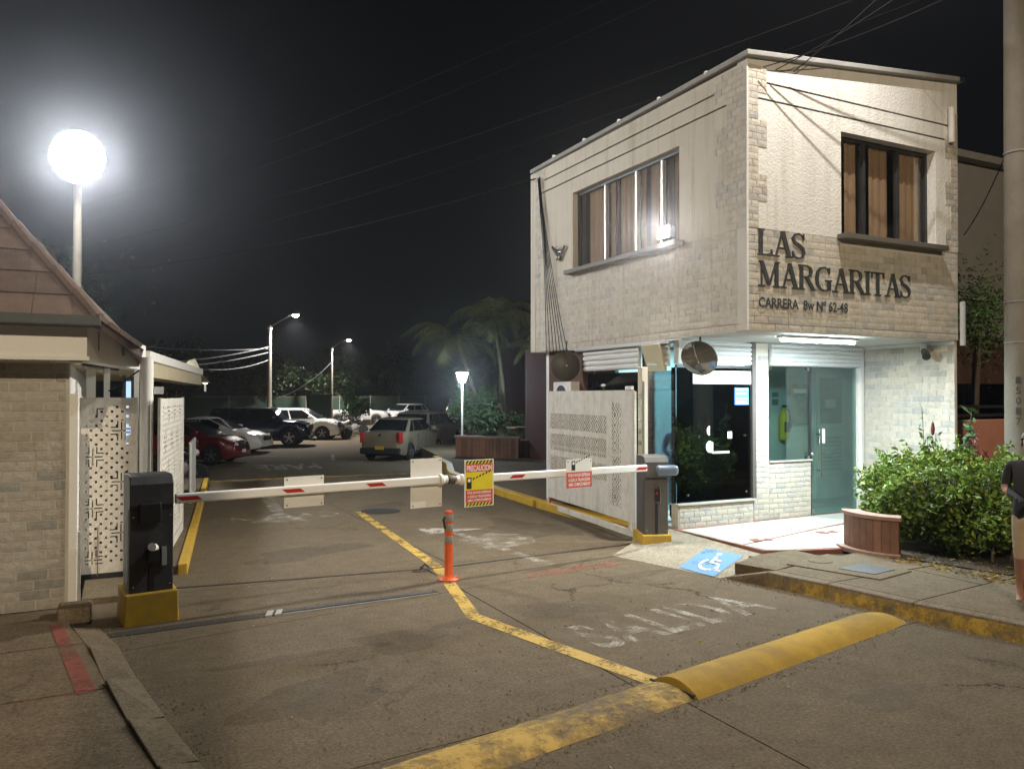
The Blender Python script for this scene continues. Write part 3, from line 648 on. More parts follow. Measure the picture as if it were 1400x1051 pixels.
# upstairs windows --------------------------------------------------------
def window(label, org, U, N, w, z0, z1, bars, mull, sillw, curt, depth=.14, splay=0.):
    """U along the wall, N outward; bars = mullion positions; returns window part with sub-parts"""
    O_, U, N = Vector(org), Vector(U), Vector(N)
    wn_ = bpy.data.objects.new('window', None); link(wn_, gh); wn_['label'] = label
    def P(u, n, z): return O_+U*u+N*n+Vector((0,0,z))
    fr = MB()
    for (u0, u1, a, b_) in [(0, w, z0, z0+.045), (0, w, z1-.045, z1), (0, .045, z0+.045, z1-.045), (w-.045, w, z0+.045, z1-.045)]:
        fr.obox(P((u0+u1)/2, -depth, (a+b_)/2), U, (0,0,1), N, (u1-u0)/2, (b_-a)/2, .03)
    fr.build('frame', 'frame_dark', wn_)
    for b in bars: MB().obox(P(b, -depth+.004, (z0+z1)/2), U, (0,0,1), N, .018, (z1-z0)/2-.046, .032).build('mullion', mull, wn_)
    e = [0.045]+list(bars)+[w-.045]
    for i in range(len(e)-1):
        MB().obox(P((e[i]+e[i+1])/2, -depth-.005+.008*(i%2), (z0+z1)/2), U, (0,0,1), N, (e[i+1]-e[i])/2-.019, (z1-z0)/2-.046, .003).build('pane', 'glass_window', wn_)
    MB().obox(P(w/2, .04, z0-.035), U, (0,0,1), N, w/2+.08, .034, .10).build('sill', sillw, wn_, bevel=.006)
    for i, (u0, u1, m) in enumerate(curt):
        c = MB(); n = max(4, int((u1-u0)/.04)); pts = [(u0+(u1-u0)*k/n, -depth-.045+.010*math.sin(k*1.9)) for k in range(n+1)]
        c.add([P(a, b_, z) for (a, b_) in pts for z in (z0, z1)], [(2*k,2*k+2,2*k+3,2*k+1) for k in range(n)]); c.build('curtain', m, wn_, smooth=True)
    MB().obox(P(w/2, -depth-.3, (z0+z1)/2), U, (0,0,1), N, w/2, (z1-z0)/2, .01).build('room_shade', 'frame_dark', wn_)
    return wn_
window('dark framed upstairs window with tan curtain strips on the lettered front', (FW[0],Y0,0), (1,0,0), (0,-1,0), FW[1]-FW[0], FW[2], FW[3], [.60, 1.28], 'frame_dark', 'sill_dark',
    [(.05,.22,'curtain'),(.30,.52,'curtain'),(.78,1.16,'curtain'),(1.34,1.82,'curtain')], .17)
window('wide four-pane upstairs window with silver mullions on the drive side', (X0,LW[1],0), (0,-1,0), (-1,0,0), LW[1]-LW[0], LW[2], LW[3], [.84, 1.68, 2.31], 'frame_alu', 'sill_dark',
    [(.28,.80,'curtain'),(.90,1.05,'curtain'),(1.05,1.16,'curtain_dark'),(1.18,1.60,'curtain'),(1.72,1.86,'curtain'),(1.95,2.26,'curtain'),(2.36,2.50,'curtain_dark'),(2.52,2.78,'curtain')], .13)

# reveals are the wall thickness itself; white drain pipe on the front's right corner
pp = MB(); pp.tube([(10.66,Y0-.05,6.12),(10.66,Y0-.05,5.62)], .045, 10).build('drain_pipe', 'white_metal', gh, smooth=True)
MB().tube([(X1+.0,Y0-.06,3.35),(X1+.0,Y0-.06,2.72)], .04, 10).build('drain_pipe', 'white_plaster', gh, smooth=True)
# ground floor rooms
MB().box(7.06, XR, YB+.1, 12.5, .10, FZ-.001).build('room_floor', 'tile_white', gh)
walls([(7.05, 8.62, FZ, 2.75)], 'booth_back_wall', 'teal_wall', 10.35, 10.45); walls([(YB+.12, 12.4, FZ, 2.75)], 'partition', 'lobby_wall', 8.62, 8.70, 'x')
walls([(8.70, 12.5, FZ, 2.75)], 'lobby_back_wall', 'lobby_wall', 10.30, 10.4); walls([(9.0, 10.4, FZ, 2.79)], 'lobby_end_wall', 'lobby_wall', 12.4, 12.5, 'x'); walls([(10.88, 12.5, 0, 2.79)], 'lobby_front_wall', 'stucco_side', YB, YB+.1)
MB().box(8.70, 12.5, YB+.05, 10.4, 2.80, 2.86).build('lobby_ceiling', 'soffit_white', gh); MB().box(XR, 12.4, YB+.1, 10.35, .10, FZ).build('lobby_floor', 'tile_white', gh)
walls([(10.46, 12.5, .0, 1.3), (11.2, 12.5, 1.3, 2.79), (9.52, 9.66, 0, 2.79), (9.66, 10.46, .0, 1.3)], 'side_wall', 'neighbour_brown', 7.0, 7.12, 'x')
walls([(7.0, 7.3, 0, 2.79)], 'end_wall', 'white_plaster', 12.5, 12.6)
MB().box(7.0, 7.02, 9.70, 11.18, 1.3, 2.36).build('side_glass', 'glass_dark', gh)
MB().box(7.005, 7.015, 8.97, 9.50, .46, 2.36).build('side_glass', 'glass_clear', gh)
MB().box(6.995, 7.025, 8.90, 8.965, .49, 2.40).build('corner_glass', 'glass_booth', gh)
MB().box(7.03, 8.39, YB-.012, YB, .49, 2.40).build('booth_glass', 'glass_booth', gh)
MB().box(7.03, 8.39, YB-.02, YB+.03, 2.40, 2.44).build('head_rail', 'frame_dark', gh)
for (x, z) in ((7.22,.60),(8.30,.60),(7.42,1.42),(8.28,1.42)): MB().lathe([(.016,0),(.016,.012),(.0,.014)], (x,YB-.012,z), (0,-1,0), 10).build('glass_stud', 'steel', gh)
MB().add([(7.62+.07*math.cos(R(a))*.8, YB-.016, 1.50+.07*math.sin(R(a))) for a in range(90, 271, 20)], [tuple(range(10))]).build('sticker', 'sign_white', gh)
MB().add([(7.62+.09*math.cos(R(a))*.8, YB-.016, 1.27+.085*math.sin(R(a))) for a in range(90, 271, 20)]+[(7.68,YB-.016,1.185),(7.68,YB-.016,1.33)], [tuple(range(12))]).build('sticker', 'sign_white', gh)
MB().box(7.66, 7.98, YB-.018, YB-.013, 1.17, 1.20).build('slot', 'white_metal', gh)
MB().box(7.95, 8.03, YB-.018, YB-.013, 1.38, 1.48).build('sticker', 'sign_white', gh)
scr = MB().box(8.08, 8.34, YB-.03, YB-.016, 1.87, 2.12).build('notice_screen', emit('screen_blue', (.10,.32,.75), .8), gh)
for k, z in enumerate((2.09,2.03,1.96,1.92,1.885)): MB().box(8.10, 8.32-.03*(k%2), YB-.033, YB-.0305, z-.008, z+.008).build('notice_line', emit('screen_pale', (.5,.75,1), 1.0), scr)
bs = MB().box(7.28, 8.36, YB-.06, YB-.04, 2.17, 2.36).build('address_sign', 'white_plaster', gh)
lettering('lettering', 'Cra 8w Nº 62-48', 'letter_pale' if 'letter_pale' in MATS else mat('letter_pale', (.34,.35,.36), .5).name, bs, (7.44,YB-.063,2.235), (1,0,0), (0,0,1), .78, .08, .01)
# roller shutters
def shutter(x0, x1, y, z0, z1, n, axis='y'):
    s_ = bpy.data.objects.new('roller_shutter', None); link(s_, gh); h = (z1-z0)/n
    for k in range(n):
        mb = MB(); pr = [(-.004,0),(-.03,h*.25),(-.035,h*.6),(-.008,h*.96),(.02,h*.96),(.02,0)]; V = []
        for xx in (x0, x1): V += [((xx, y+p[0], z0+k*h+p[1]) if axis == 'y' else (y+p[0], xx, z0+k*h+p[1])) for p in pr]
        n6 = len(pr); F = [tuple(range(n6)), tuple(range(n6, 2*n6))[::-1]]+[(i, n6+i, n6+(i+1)%n6, (i+1)%n6) for i in range(n6)]
        mb.add(V, F).build('slat', 'shutter_white', s_)
    return s_
shutter(7.30, 8.39, YB-.02, 2.45, 2.78, 5); shutter(8.77, 10.70, YB-.03, 2.45, 2.78, 5); shutter(9.66, 11.22, 6.96, 2.40, 2.74, 4, 'x'); shutter(8.98, 9.45, 6.97, 2.42, 2.74, 4, 'x')
MB().box(10.70, 10.76, YB-.06, YB+.02, FZ, 2.79).build('jamb', 'white_metal', gh); MB().box(7.03, 7.29, YB-.06, YB+.05, 2.45, 2.785).build('shutter_box', 'shutter_white', gh)
# lobby window and glass door
MB().box(8.78, 9.62, YB+.02, YB+.032, 1.022, 2.44).build('lobby_glass', 'glass_teal', gh)
for (x, z) in ((8.80,2.42),(9.58,2.42),(9.58,1.05)): MB().box(x-.02, x+.035, YB-.0, YB+.05, z-.03, z+.02).build('glass_clamp', 'steel', gh)
gd = bpy.data.objects.new('glass_door', None); link(gd, gh); gd['label'] = 'teal glass door with long steel pull handle'
MB().box(9.65, 10.66, YB+.02, YB+.032, FZ+.02, 2.44).build('leaf', 'glass_teal', gd)
MB().box(9.635, 9.652, YB+.0, YB+.05, FZ+.02, 2.44).build('edge', 'frame_dark', gd)
MB().box(10.66, 10.70, YB+.0, YB+.05, FZ, 2.44).build('frame', 'white_metal', gd)
hh = MB().tube([(9.80,YB-.05,.74),(9.80,YB-.05,1.50)], .014, 8); hh.tube([(9.80,YB-.05,.84),(9.80,YB+.03,.84)], .01, 6); hh.tube([(9.80,YB-.05,1.40),(9.80,YB+.03,1.40)], .01, 6); hh.build('handle', 'steel', gd, smooth=True)
MB().box(9.83, 9.93, YB-.01, YB+.012, 1.26, 1.48).build('notice', 'sign_white', gd); MB().ball((9.63,YB-.03,1.10), .032).build('knob', 'steel', gd, smooth=True)
MB().box(9.635, 9.69, YB-.0, YB+.05, FZ+.02, FZ+.10).build('floor_hinge', 'steel', gd)
# inside the lobby
idr = bpy.data.objects.new('inner_door', None); link(idr, gh)
MB().box(11.22, 11.98, 10.24, 10.29, FZ, 2.42).build('leaf', mat('door_white', (.70,.74,.76), .5).name, idr); MB().box(11.32, 11.86, 10.225, 10.24, 1.50, 2.32).build('pane', mat('door_pane', (.16,.20,.22), .4).name, idr)
for k in range(2): MB().box(11.28, 11.92, 10.22, 10.238, (.55, 1.34)[k], (.60, 1.42)[k]).build('rail', 'lobby_wall', idr)
for k in range(9): MB().box(11.34, 11.84, 10.222, 10.238, .66+.07*k, .70+.07*k).build('louvre', 'grey_door', idr)
MB().box(11.42, 11.68, 10.205, 10.222, 1.78, 1.93).build('door_sign', 'white_plaster', idr)
eb = thing('electrical_panel', 'grey electrical box on the wall behind the lobby glass', 'electrical box', (0,0,0))
MB().box(10.60, 11.02, 10.18, 10.298, 1.50, 2.00).build('box', mat('panel_dark', (.24,.26,.25), .5).name, eb, bevel=.01); MB().box(10.57, 10.92, 10.17, 10.30, 2.02, 2.20).build('meter_strip', 'frame_dark', eb); MB().box(10.60, 10.90, 10.16, 10.172, 2.05, 2.12).build('breaker_row', 'white_plaster', eb)
fe = thing('fire_extinguisher', 'yellow fire extinguisher hanging inside behind the lobby glass', 'extinguisher', (10.40,10.2,1.22))
MB().lathe([(.02,0),(.075,.02),(.08,.06),(.08,.42),(.05,.5),(.025,.54),(.025,.58)], n=16).build('cylinder', 'ext_yellow', fe, smooth=True)
MB().box(-.02,.10,-.02,.02,.58,.62).build('handle', 'black_plastic', fe); MB().tube([(.03,0,.6),(.12,-.02,.5),(.10,-.06,.2)], .014, 6).build('hose', 'black_plastic', fe); MB().box(-.06,.06,-.085,-.075,.15,.33).build('label_plate', 'frame_dark', fe)
wn2 = thing('wall_poster', 'two small grey notices on the lobby wall by the glass', 'notice', (0,0,0)); MB().box(10.22, 10.36, 10.285, 10.299, 1.98, 2.06).build('sheet', 'panel_dark', wn2); MB().box(10.22, 10.36, 10.285, 10.299, 1.84, 1.94).build('sheet', 'panel_dark', wn2)
fe2 = thing('wall_notice', 'yellow printed notice on the turquoise wall inside the booth', 'notice', (0,0,0))
MB().box(7.42, 7.62, 10.33, 10.348, .95, 1.75).build('sheet', 'ext_yellow', fe2); MB().box(7.45, 7.59, 10.322, 10.3295, 1.55, 1.7).build('picture', 'leaf_dark', fe2)
# lights of the house -------------------------------------------------------
def area_light(name, loc, power, col, size, sizey, rot=(0,0,0), parent=None, spread=180):
    l = bpy.data.lights.new(name, 'AREA'); l.energy = power; l.color = col; l.shape = 'RECTANGLE'; l.size = size; l.size_y = sizey; l.spread = R(spread)
    o = bpy.data.objects.new(name, l); link(o, parent); o.location = loc; o.rotation_euler = rot; return o
tb = thing('tube_light', 'white fluorescent tube fixed under the overhang above the entrance', 'light', (8.45,7.66,2.745))
MB().box(-.72,.72,-.045,.045,.012,.044).build('tray', 'white_metal', tb)
MB().tube([(-.68,0,-.012),(.68,0,-.012)], .018, 10).build('tube', emit('tube_glow', (.85,.97,1), 70), tb, smooth=True)
area_light('tube_lamp', (0,0,-.04), P_TUBE, C_TUBE, 1.36, .05, parent=tb)
bl_ = thing('booth_ceiling_lamp', 'small square ceiling lamp inside the guard booth', 'light', (7.75,9.35,2.76))
MB().box(-.15,.15,-.15,.15,-.01,.02).build('panel', emit('booth_glow', (.85,.97,1), 3), bl_); area_light('booth_lamp', (0,0,-.03), P_BOOTH, C_TUBE, .28, .28, parent=bl_)
fl = thing('floodlight', 'dazzling white floodlight at the corner of the upstairs side window', 'floodlight', (X0-.10,8.78,4.25))
MB().box(-.03,.06,-.13,.13,-.09,.09).build('housing', 'frame_dark', fl, bevel=.012); MB().tube([(.03,0,-.09),(.09,0,-.14)], .015, 6).build('bracket', 'frame_dark', fl)
MB().obox((-.034,0,0), (0,1,0), (0,0,1), (-1,0,0), .115, .075, .004).build('lens', emit('flood_glow', (1,.98,.94), 90), fl)
area_light('flood_lamp', (-.06,0,-.0), P_FLOOD, (1,.95,.86), .2, .14, (0, R(62), 0), fl, 150)
# entrance camera, junction boxes
cc_ = thing('security_camera', 'small dark security camera on the recess wall by the entrance', 'camera', (10.72,7.75,2.66))
MB().tube([(0,0,0),(-.10,-.10,-.05),(-.2,-.18,-.09)], [.05,.055,.06], 10).build('housing', 'mirror_back', cc_, smooth=True); MB().box(-.02,.09,-.05,.05,-.03,.09).build('bracket', 'white_metal', cc_)
MB().lathe([(.045,0),(.045,.012),(.0,.012)], (-.2,-.18,-.09), (-.75,-.6,-.3), 10).build('lens', 'black_plastic', cc_)
# letters on the front, serif strokes ------------------------------------------------
LET = {
 'L': (.62, [([(.12,0),(.12,1)],.15), ([(.0,.98),(.28,.98)],.05), ([(.0,.02),(.58,.02)],.05), ([(.57,.0),(.55,.24)],.05), ([(.4,.03),(.56,.06)],.07)]),
 'A': (.80, [([(.13,.02),(.40,1)],.06), ([(.40,1),(.68,.02)],.16), ([(.22,.34),(.56,.34)],.05), ([(.0,.02),(.26,.02)],.05), ([(.52,.02),(.82,.02)],.05)]),
 'S': (.58, [([(.50,.80),(.44,.92),(.28,.985),(.12,.93),(.05,.78),(.12,.62),(.30,.52),(.46,.40),(.52,.24),(.45,.07),(.28,.01),(.12,.06),(.05,.2)],[.07,.05,.05,.07,.11,.13,.15,.14,.11,.07,.05,.05,.07]), ([(.51,.74),(.51,.98)],.045), ([(.04,.02),(.04,.27)],.045)]),
 'M': (.98, [([(.16,.02),(.16,.98)],.05), ([(.16,.98),(.48,.06)],.15), ([(.48,.06),(.78,.98)],.05), ([(.80,.0),(.80,1)],.15), ([(.02,.02),(.30,.02)],.05), ([(.66,.02),(.95,.02)],.05), ([(.04,.98),(.22,.98)],.05), ([(.74,.98),(.93,.98)],.05)]),
 'R': (.78, [([(.14,0),(.14,1)],.15), ([(.0,.98),(.40,.98),(.54,.90),(.59,.75),(.54,.6),(.40,.52),(.18,.52)],[.05,.05,.10,.14,.10,.06,.05]), ([(.36,.52),(.68,.02)],.14), ([(.0,.02),(.28,.02)],.05), ([(.60,.02),(.80,.02)],.05)]),
 'G': (.82, [([(.66,.80),(.58,.93),(.42,.985),(.24,.93),(.11,.76),(.08,.5),(.11,.25),(.24,.07),(.42,.015),(.58,.06),(.66,.12)],[.06,.05,.05,.09,.13,.15,.13,.09,.05,.05,.06]), ([(.67,.72),(.67,.98)],.045), ([(.65,.04),(.65,.44)],.14), ([(.48,.44),(.78,.44)],.05)]),
 'I': (.34, [([(.15,0),(.15,1)],.15), ([(.0,.98),(.30,.98)],.05), ([(.0,.02),(.30,.02)],.05)]),
 'T': (.70, [([(.33,0),(.33,1)],.15), ([(.02,.975),(.64,.975)],.05), ([(.03,.76),(.03,.99)],.05), ([(.63,.76),(.63,.99)],.05), ([(.18,.02),(.48,.02)],.05)])}
sg = bpy.data.objects.new('name_lettering', None); link(sg, gh); sg['label'] = 'dark raised serif letters reading LAS MARGARITAS'
def put_word(word, x, z, h, total):
    w = sum(LET[c][0] for c in word); k = total/w
    for c in word:
        mb = MB()
        for si, (pts, ww) in enumerate(LET[c][1]):
            ws = ww if isinstance(ww, list) else [ww]*len(pts); n = len(pts); yb = Y0-.012-.0012*si; V = []
            for i, p in enumerate(pts):
                a = Vector(pts[max(i-1,0)]); b_ = Vector(pts[min(i+1,n-1)]); t = (b_-a).normalized(); nn = Vector((-t.y,t.x))
                for s in (1,-1):
                    q = Vector(p)+nn*ws[i]/2*s
                    for yy in (yb, Y0+.006+.0005*si): V.append((x+q.x*k, yy, z+q.y*h))
            F = []
            for i in range(n-1):
                o = 4*i; F += [(o,o+2,o+6,o+4),(o+1,o+5,o+7,o+3),(o,o+4,o+5,o+1),(o+2,o+3,o+7,o+6)]
            F += [(0,1,3,2),(4*n-4,4*n-2,4*n-1,4*n-3)]; mb.add(V, F)
        mb.build('letter', 'letter_dark', sg); x += LET[c][0]*k
put_word('LAS', 7.02, 3.735, .32, .80); put_word('MARGARITAS', 7.02, 3.35, .31, 2.80)
ad = lettering('address_lettering', 'CARRERA  8w Nº 62-48', 'letter_dark', gh, (7.02,Y0-.016,3.09), (1,0,0), (0,0,1), 1.55, .125, .022)
# cable bracket; dark cables on the side wall, also built for their fanned shadows
cbk = thing('cable_bracket', 'shiny knot of cable clamps on the side wall below the eaves', 'cable bracket', (X0-.02,11.87,4.47))
for k in range(5): MB().ball((-.03,rnd.uniform(-.1,.1),rnd.uniform(-.12,.12)), rnd.uniform(.03,.05), 8, 6).build('clamp', 'steel', cbk, smooth=True)
MB().obox((-.02,.05,.0), (0,1,1), (0,-1,1), (1,0,0), .20, .018, .012).build('arm', 'black_plastic', cbk); MB().obox((-.02,-.15,.0), (0,1,-1), (0,1,1), (1,0,0), .13, .018, .012).build('arm', 'black_plastic', cbk)
for k in range(7):
    ya = 12.62-.02*k; yb = 12.30-.13*k; mid = 12.12-.02*k
    pts = []
    for i in range(15):
        t = i/14; y = ya*(1-t)**2+2*(mid+.18)*t*(1-t)+yb*t*t; pts.append((X0-.022-.004*k-.01*math.sin(t*3.1), y+.01*math.sin(t*9+k), 5.95-3.2*t))
    tag(MB().tube(pts, .0065, 5).build('cable_and_shadow', 'cable'), ('first','second','third','fourth','fifth','sixth','seventh')[k]+' thin dark cable, also standing for its shadow, fanning down the side wall from the far corner', 'cable', 'cables and their built shadows on the side wall')
ac = thing('air_conditioner', 'small white air conditioner unit behind the round mirror', 'air conditioner', (6.95,11.75,2.02))
MB().box(-.12,.12,-.3,.3,-.22,.22).build('casing', 'white_plaster', ac, bevel=.015); MB().lathe([(.16,0),(.16,.012),(.05,.02),(.0,.02)], (-.12,.02,0), (-1,0,0), 20).build('fan_grille', 'cabinet_grey', ac)
# hanging convex mirrors
def hang_mirror(loc, nrm, label, r=.255, tilt=0):
    t = thing('convex_mirror', label, 'mirror', loc); n = Vector(nrm).normalized()
    MB().lathe([(r,0),(r,.02),(r*.8,.055),(r*.4,.085),(.03,.095),(.0,.095)], (0,0,0), -n, 28).build('back', 'mirror_back', t, smooth=True)
    MB().lathe([(r*.97,-.004),(r*.6,-.035),(.0,-.05)], (0,0,0), -n, 28).build('face', 'glass_mirror' if 'glass_mirror' in MATS else mat('glass_mirror', (.25,.25,.25), .06, .02, 5, metal=1).name, t, smooth=True)
    MB().tube([(0,0,r*.9)-n*.03 if False else Vector((0,0,r*.85))-n*.05, Vector((.03,.02,r+.16))-n*.05], .014, 6).build('hanger', 'mirror_back', t)
    MB().ball(tuple(-n*.1), .02, 8, 6).build('boss', 'steel', t)
hang_mirror((6.72,11.45,2.50), (.25,.97,0), 'round convex mirror hung below the far soffit, back towards the street')
hang_mirror((6.98,8.35,2.50), (-.75,-.45,-.45), 'round convex mirror hung at the booth corner below the soffit', .25)
bp_ = thing('tilted_sign_board', 'blank beige board tilted under the soffit above the booth side', 'board', (6.93,9.28,2.55))
MB().obox((0,0,0), (.1,1,0), (-.35,0,1), (1,0,.35), .24, .20, .02).build('board', 'canopy_tan', bp_, bevel=.004)

# ================================================================== LEFT GATE LODGE
ll = thing('gate_lodge', 'single-storey stone lodge with steep tiled roof beside the drive', 'building', (0,0,0))
LX, LY = -.39, 8.27
MB().box(-6, LX, LY+.012, LY+.2, .0, 2.32).build('wall', 'stone_joint', ll)
c2 = Clad(LBR); c2.area((-2.6,LY+.012,0), (1,0,0), (0,-1,0), 2.6+LX-.02, .08, 2.30, bw=.245, bh=.088, gap=.011, depth=.012, seed=5, tile=.55)
print('lodge bricks', c2.finish(ll))
MB().box(LX, LX+.075, LY-.02, LY+.22, .05, 2.02).build('corner_post', 'white_plaster', ll, bevel=.006)
MB().box(LX+.06, LX+.10, LY-.0, LY+.10, .06, .75).build('corner_guard', 'coping', ll)
MB().box(LX-.10, LX+.0, LY+.22, 12.5, .08, 2.3).build('side_wall', 'white_plaster', ll)
MB().box(-6, -.24, 7.90, 8.06, 2.31, 2.62).build('fascia', 'white_plaster', ll, bevel=.008); MB().box(-6, -.22, 7.875, 7.90, 2.31, 2.345).build('fascia_trim', 'white_plaster', ll)
MB().box(-6, -.28, 8.06, LY+.1, 2.30, 2.34).build('eave_soffit', 'white_plaster', ll)
# side fascia follows the drive
e0, e1 = Vector((-.24,7.9,0)), Vector((1.52,17.2,0)); ed = (e1-e0).normalized(); en = Vector((ed.y,-ed.x,0))
def sidebeam(t0, t1, off0, off1, z0, z1, name, m, zz=0.):
    a = e0+ed*t0; b_ = e0+ed*t1
    V = [a+en*off0, a+en*off1, b_+en*off1, b_+en*off0]
    mb = MB().add([(p.x,p.y,z0-(zz if i > 1 else 0)) for i, p in enumerate(V)]+[(p.x,p.y,z1-(zz if i > 1 else 0)) for i, p in enumerate(V)], [(0,3,2,1),(4,5,6,7),(0,1,5,4),(1,2,6,5),(2,3,7,6),(3,0,4,7)])
    return mb.build(name, m, ll)
sidebeam(.0, 3.0, -.16, .0, 2.31, 2.62, 'side_fascia', 'white_plaster'); sidebeam(3.0, 9.4, -.3, .02, 2.24, 2.44, 'canopy_beam', 'canopy_tan', .02)
sidebeam(3.0, 9.4, -.32, .05, 2.442, 2.56, 'canopy_edge', 'white_plaster', .02); sidebeam(.1, 9.3, -2.5, -.32, 2.29, 2.31, 'canopy_ceiling', 'canopy_tan')
for k in range(2): 
    q = e0+ed*(.42+.0*k); MB().box(q.x-.01, q.x+.012, q.y+.10*k, q.y+.05+.10*k, 2.42, 2.60).build('fascia_vent', 'coping', ll) if k == 0 else None
MB().lathe([(.05,0),(.05,.02),(.0,.02)], tuple(e0+ed*1.55+Vector((0,0,2.48))), tuple(en), 12).build('fascia_spot', 'coping', ll)
# tarp bundle at the far end of the canopy
tp = MB(); q = e0+ed*9.4
tp.add([(q.x-.4,q.y-.1,2.42),(q.x+.05,q.y,2.42),(q.x+.35,q.y+1.4,2.28),(q.x-.3,q.y+1.4,2.3),(q.x-.2,q.y+.1,2.72),(q.x-.05,q.y+.6,2.78),(q.x+.05,q.y+1.2,2.55),(q.x-.2,q.y+.9,2.7)], [(0,1,2,3),(0,4,5,1) ,(1,5,6,2),(0,3,7,4),(4,7,5),(5,7,6),(7,3,2,6)]).build('canopy_end', 'canopy_tan', ll)
# roof: front slope, right slope with hip between
HC = Vector((-.15,7.74,2.66)); sl = 1.25
RG = 1.55                                                   # plan run from eave to ridge
HT = HC+Vector((-RG, RG, RG*sl))
MB().add([(-6,HC.y,HC.z),tuple(HC),tuple(HT),(-6,HT.y,HT.z),(-6,HC.y,HC.z-.07),(HC.x,HC.y,HC.z-.07)], [(0,1,2,3),(0,4,5,1)]).build('roof_front', 'roof_tile2', ll)
RE0 = Vector((.20,7.98,2.42)); RE1 = Vector((.24,10.9,2.42)); RT1 = Vector((HT.x,10.0,HT.z))
MB().add([tuple(HC),tuple(RE0),tuple(RE1),tuple(RT1),tuple(HT),tuple(HC-Vector((0,0,.08))),tuple(RE0-Vector((0,0,.07))),tuple(RE1-Vector((0,0,.07)))], [(0,1,2,3,4),(0,5,6,1),(1,6,7,2)]).build('roof_side', 'roof_tile2', ll)
MB().box(-6, -.13, 7.66, 7.75, 2.60, 2.69).build('gutter', 'gutter_green', ll, bevel=.01)
nrmF = Vector((0,-sl,1)).normalized(); upF = Vector((0,1,sl)).normalized()
Ls = math.hypot(RG, RG*sl)
for k in range(9):                                           # tiles on the front slope
    s0 = k*.27; zc = s0*upF.z; yc = s0*upF.y; xmax = HC.x-yc-.02
    x = xmax; j = 0
    while x > -2.3:
        w = .30 if j else (.30 if k % 2 else .18); a = x-w+.006
        mb = MB(); p0 = Vector((0,HC.y,HC.z))+upF*s0; p1 = p0+upF*.30
        V = [Vector((a,p0.y,p0.z))+nrmF*.026, Vector((x,p0.y,p0.z))+nrmF*.026, Vector((x-(.20 if j == 0 else 0),p1.y,p1.z))+nrmF*.006, Vector((min(a,x-.21) if j == 0 else a,p1.y,p1.z))+nrmF*.006]
        mb.add(V+[v_-nrmF*.022 for v_ in V], [(0,1,2,3),(0,4,5,1),(1,5,6,2),(3,7,4,0)]).build('roof_tile', ('roof_tile', 'roof_tile2')[rnd.random() < .4], ll); x -= w; j += 1
hp = [HC+(HT-HC)*t for t in [i/9 for i in range(10)]]
for i in range(9): MB().tube([hp[i]+Vector((0,0,.02)), hp[i+1]+Vector((0,0,.045))], [.055,.05], 8).build('hip_tile', 'roof_tile', ll, smooth=True)
vd = (RE0-HC); 
for i in range(4): MB().obox(HC+vd*((i+.5)/4)+Vector((0,0,.03)), vd, (0,1,0), (.55,0,.8), vd.length/8-.004, .08, .02).build('roof_tile', 'roof_tile', ll)
for i in range(8):
    a = RE0+(RE1-RE0)*(i/8.7); 
    MB().obox(a+(RE1-RE0)*.055+Vector((-.16,.02,.115)), (RE1-RE0), (-.85,.1,.62), (.62,0,.85), .168, .21, .014).build('roof_tile', ('roof_tile', 'roof_tile2')[i % 2], ll)
# columns and lit window behind the perforated panel
MB().tube([(.29,9.52,.0),(.29,9.52,2.42)], .068, 16).build('round_column', 'white_plaster', ll, smooth=True)
for (x, w) in ((-.30,.09),(-.13,.06),(.17,.05)): MB().box(x, x+w, 9.74, 9.82, .1, 2.30).build('post', 'white_plaster', ll)
wl = MB().box(.10, .155, 10.9, 10.93, 1.4, 2.18).build('lit_window', emit('lit_blue', (.42,.62,1), 1.3), ll); MB().box(.06,.10,10.88,10.94,1.3,2.25).build('window_post', 'frame_dark', ll); MB().box(.155,.20,10.88,10.94,1.3,2.25).build('window_post', 'frame_dark', ll)
MB().tube([(-.08,9.66,2.05),(.22,9.52,2.28)], .008, 5).build('brace', 'cable', ll)
MB().box(.36,.46,9.50,9.56,2.02,2.10).build('junction_box', 'white_plaster', ll)
MB().box(LX+.10,.30,8.6,9.5,.0,.06).build('threshold', 'kerb_concrete', ll)

# ================================================================== GATES (perforated sheet)
def perforated(mb, O_, U, w, z0, z1, c, hole, t=.004):
    """sheet of cells c with openings where hole(u, z)"""
    U = Vector(U).normalized(); N = Vector((U.y,-U.x,0)); nu = max(2, round(w/c)); nz = max(2, round((z1-z0)/c)); O_ = Vector(O_)
    H = np.array([[hole((i+.5)*w/nu, (k+.5)*(z1-z0)/nz, i, k) for k in range(nz)] for i in range(nu)], bool)
    V = []; F = []; idx = {}
    def vid(i, k, s):
        if (i,k,s) not in idx:
            idx[(i,k,s)] = len(V); p = O_+U*(i*w/nu)+N*(t*s); V.append((p.x,p.y,z0+k*(z1-z0)/nz))
        return idx[(i,k,s)]
    def solid(i, k): return 0 <= i < nu and 0 <= k < nz and not H[i,k]
    # merge vertical runs of solid cells into one quad to stay light
    for i in range(nu):
        for k in range(nz):
            if H[i,k]: continue
            F.append((vid(i,k,1),vid(i+1,k,1),vid(i+1,k+1,1),vid(i,k+1,1))); F.append((vid(i,k,-1),vid(i,k+1,-1),vid(i+1,k+1,-1),vid(i+1,k,-1)))
            if not solid(i-1,k): F.append((vid(i,k,-1),vid(i,k,1),vid(i,k+1,1),vid(i,k+1,-1)))
            if not solid(i+1,k): F.append((vid(i+1,k,1),vid(i+1,k,-1),vid(i+1,k+1,-1),vid(i+1,k+1,1)))
            if not solid(i,k-1): F.append((vid(i,k,-1),vid(i+1,k,-1),vid(i+1,k,1),vid(i,k,1)))
            if not solid(i,k+1): F.append((vid(i,k+1,1),vid(i+1,k+1,1),vid(i+1,k+1,-1),vid(i,k+1,-1)))
    mb.add(V, F); return mb
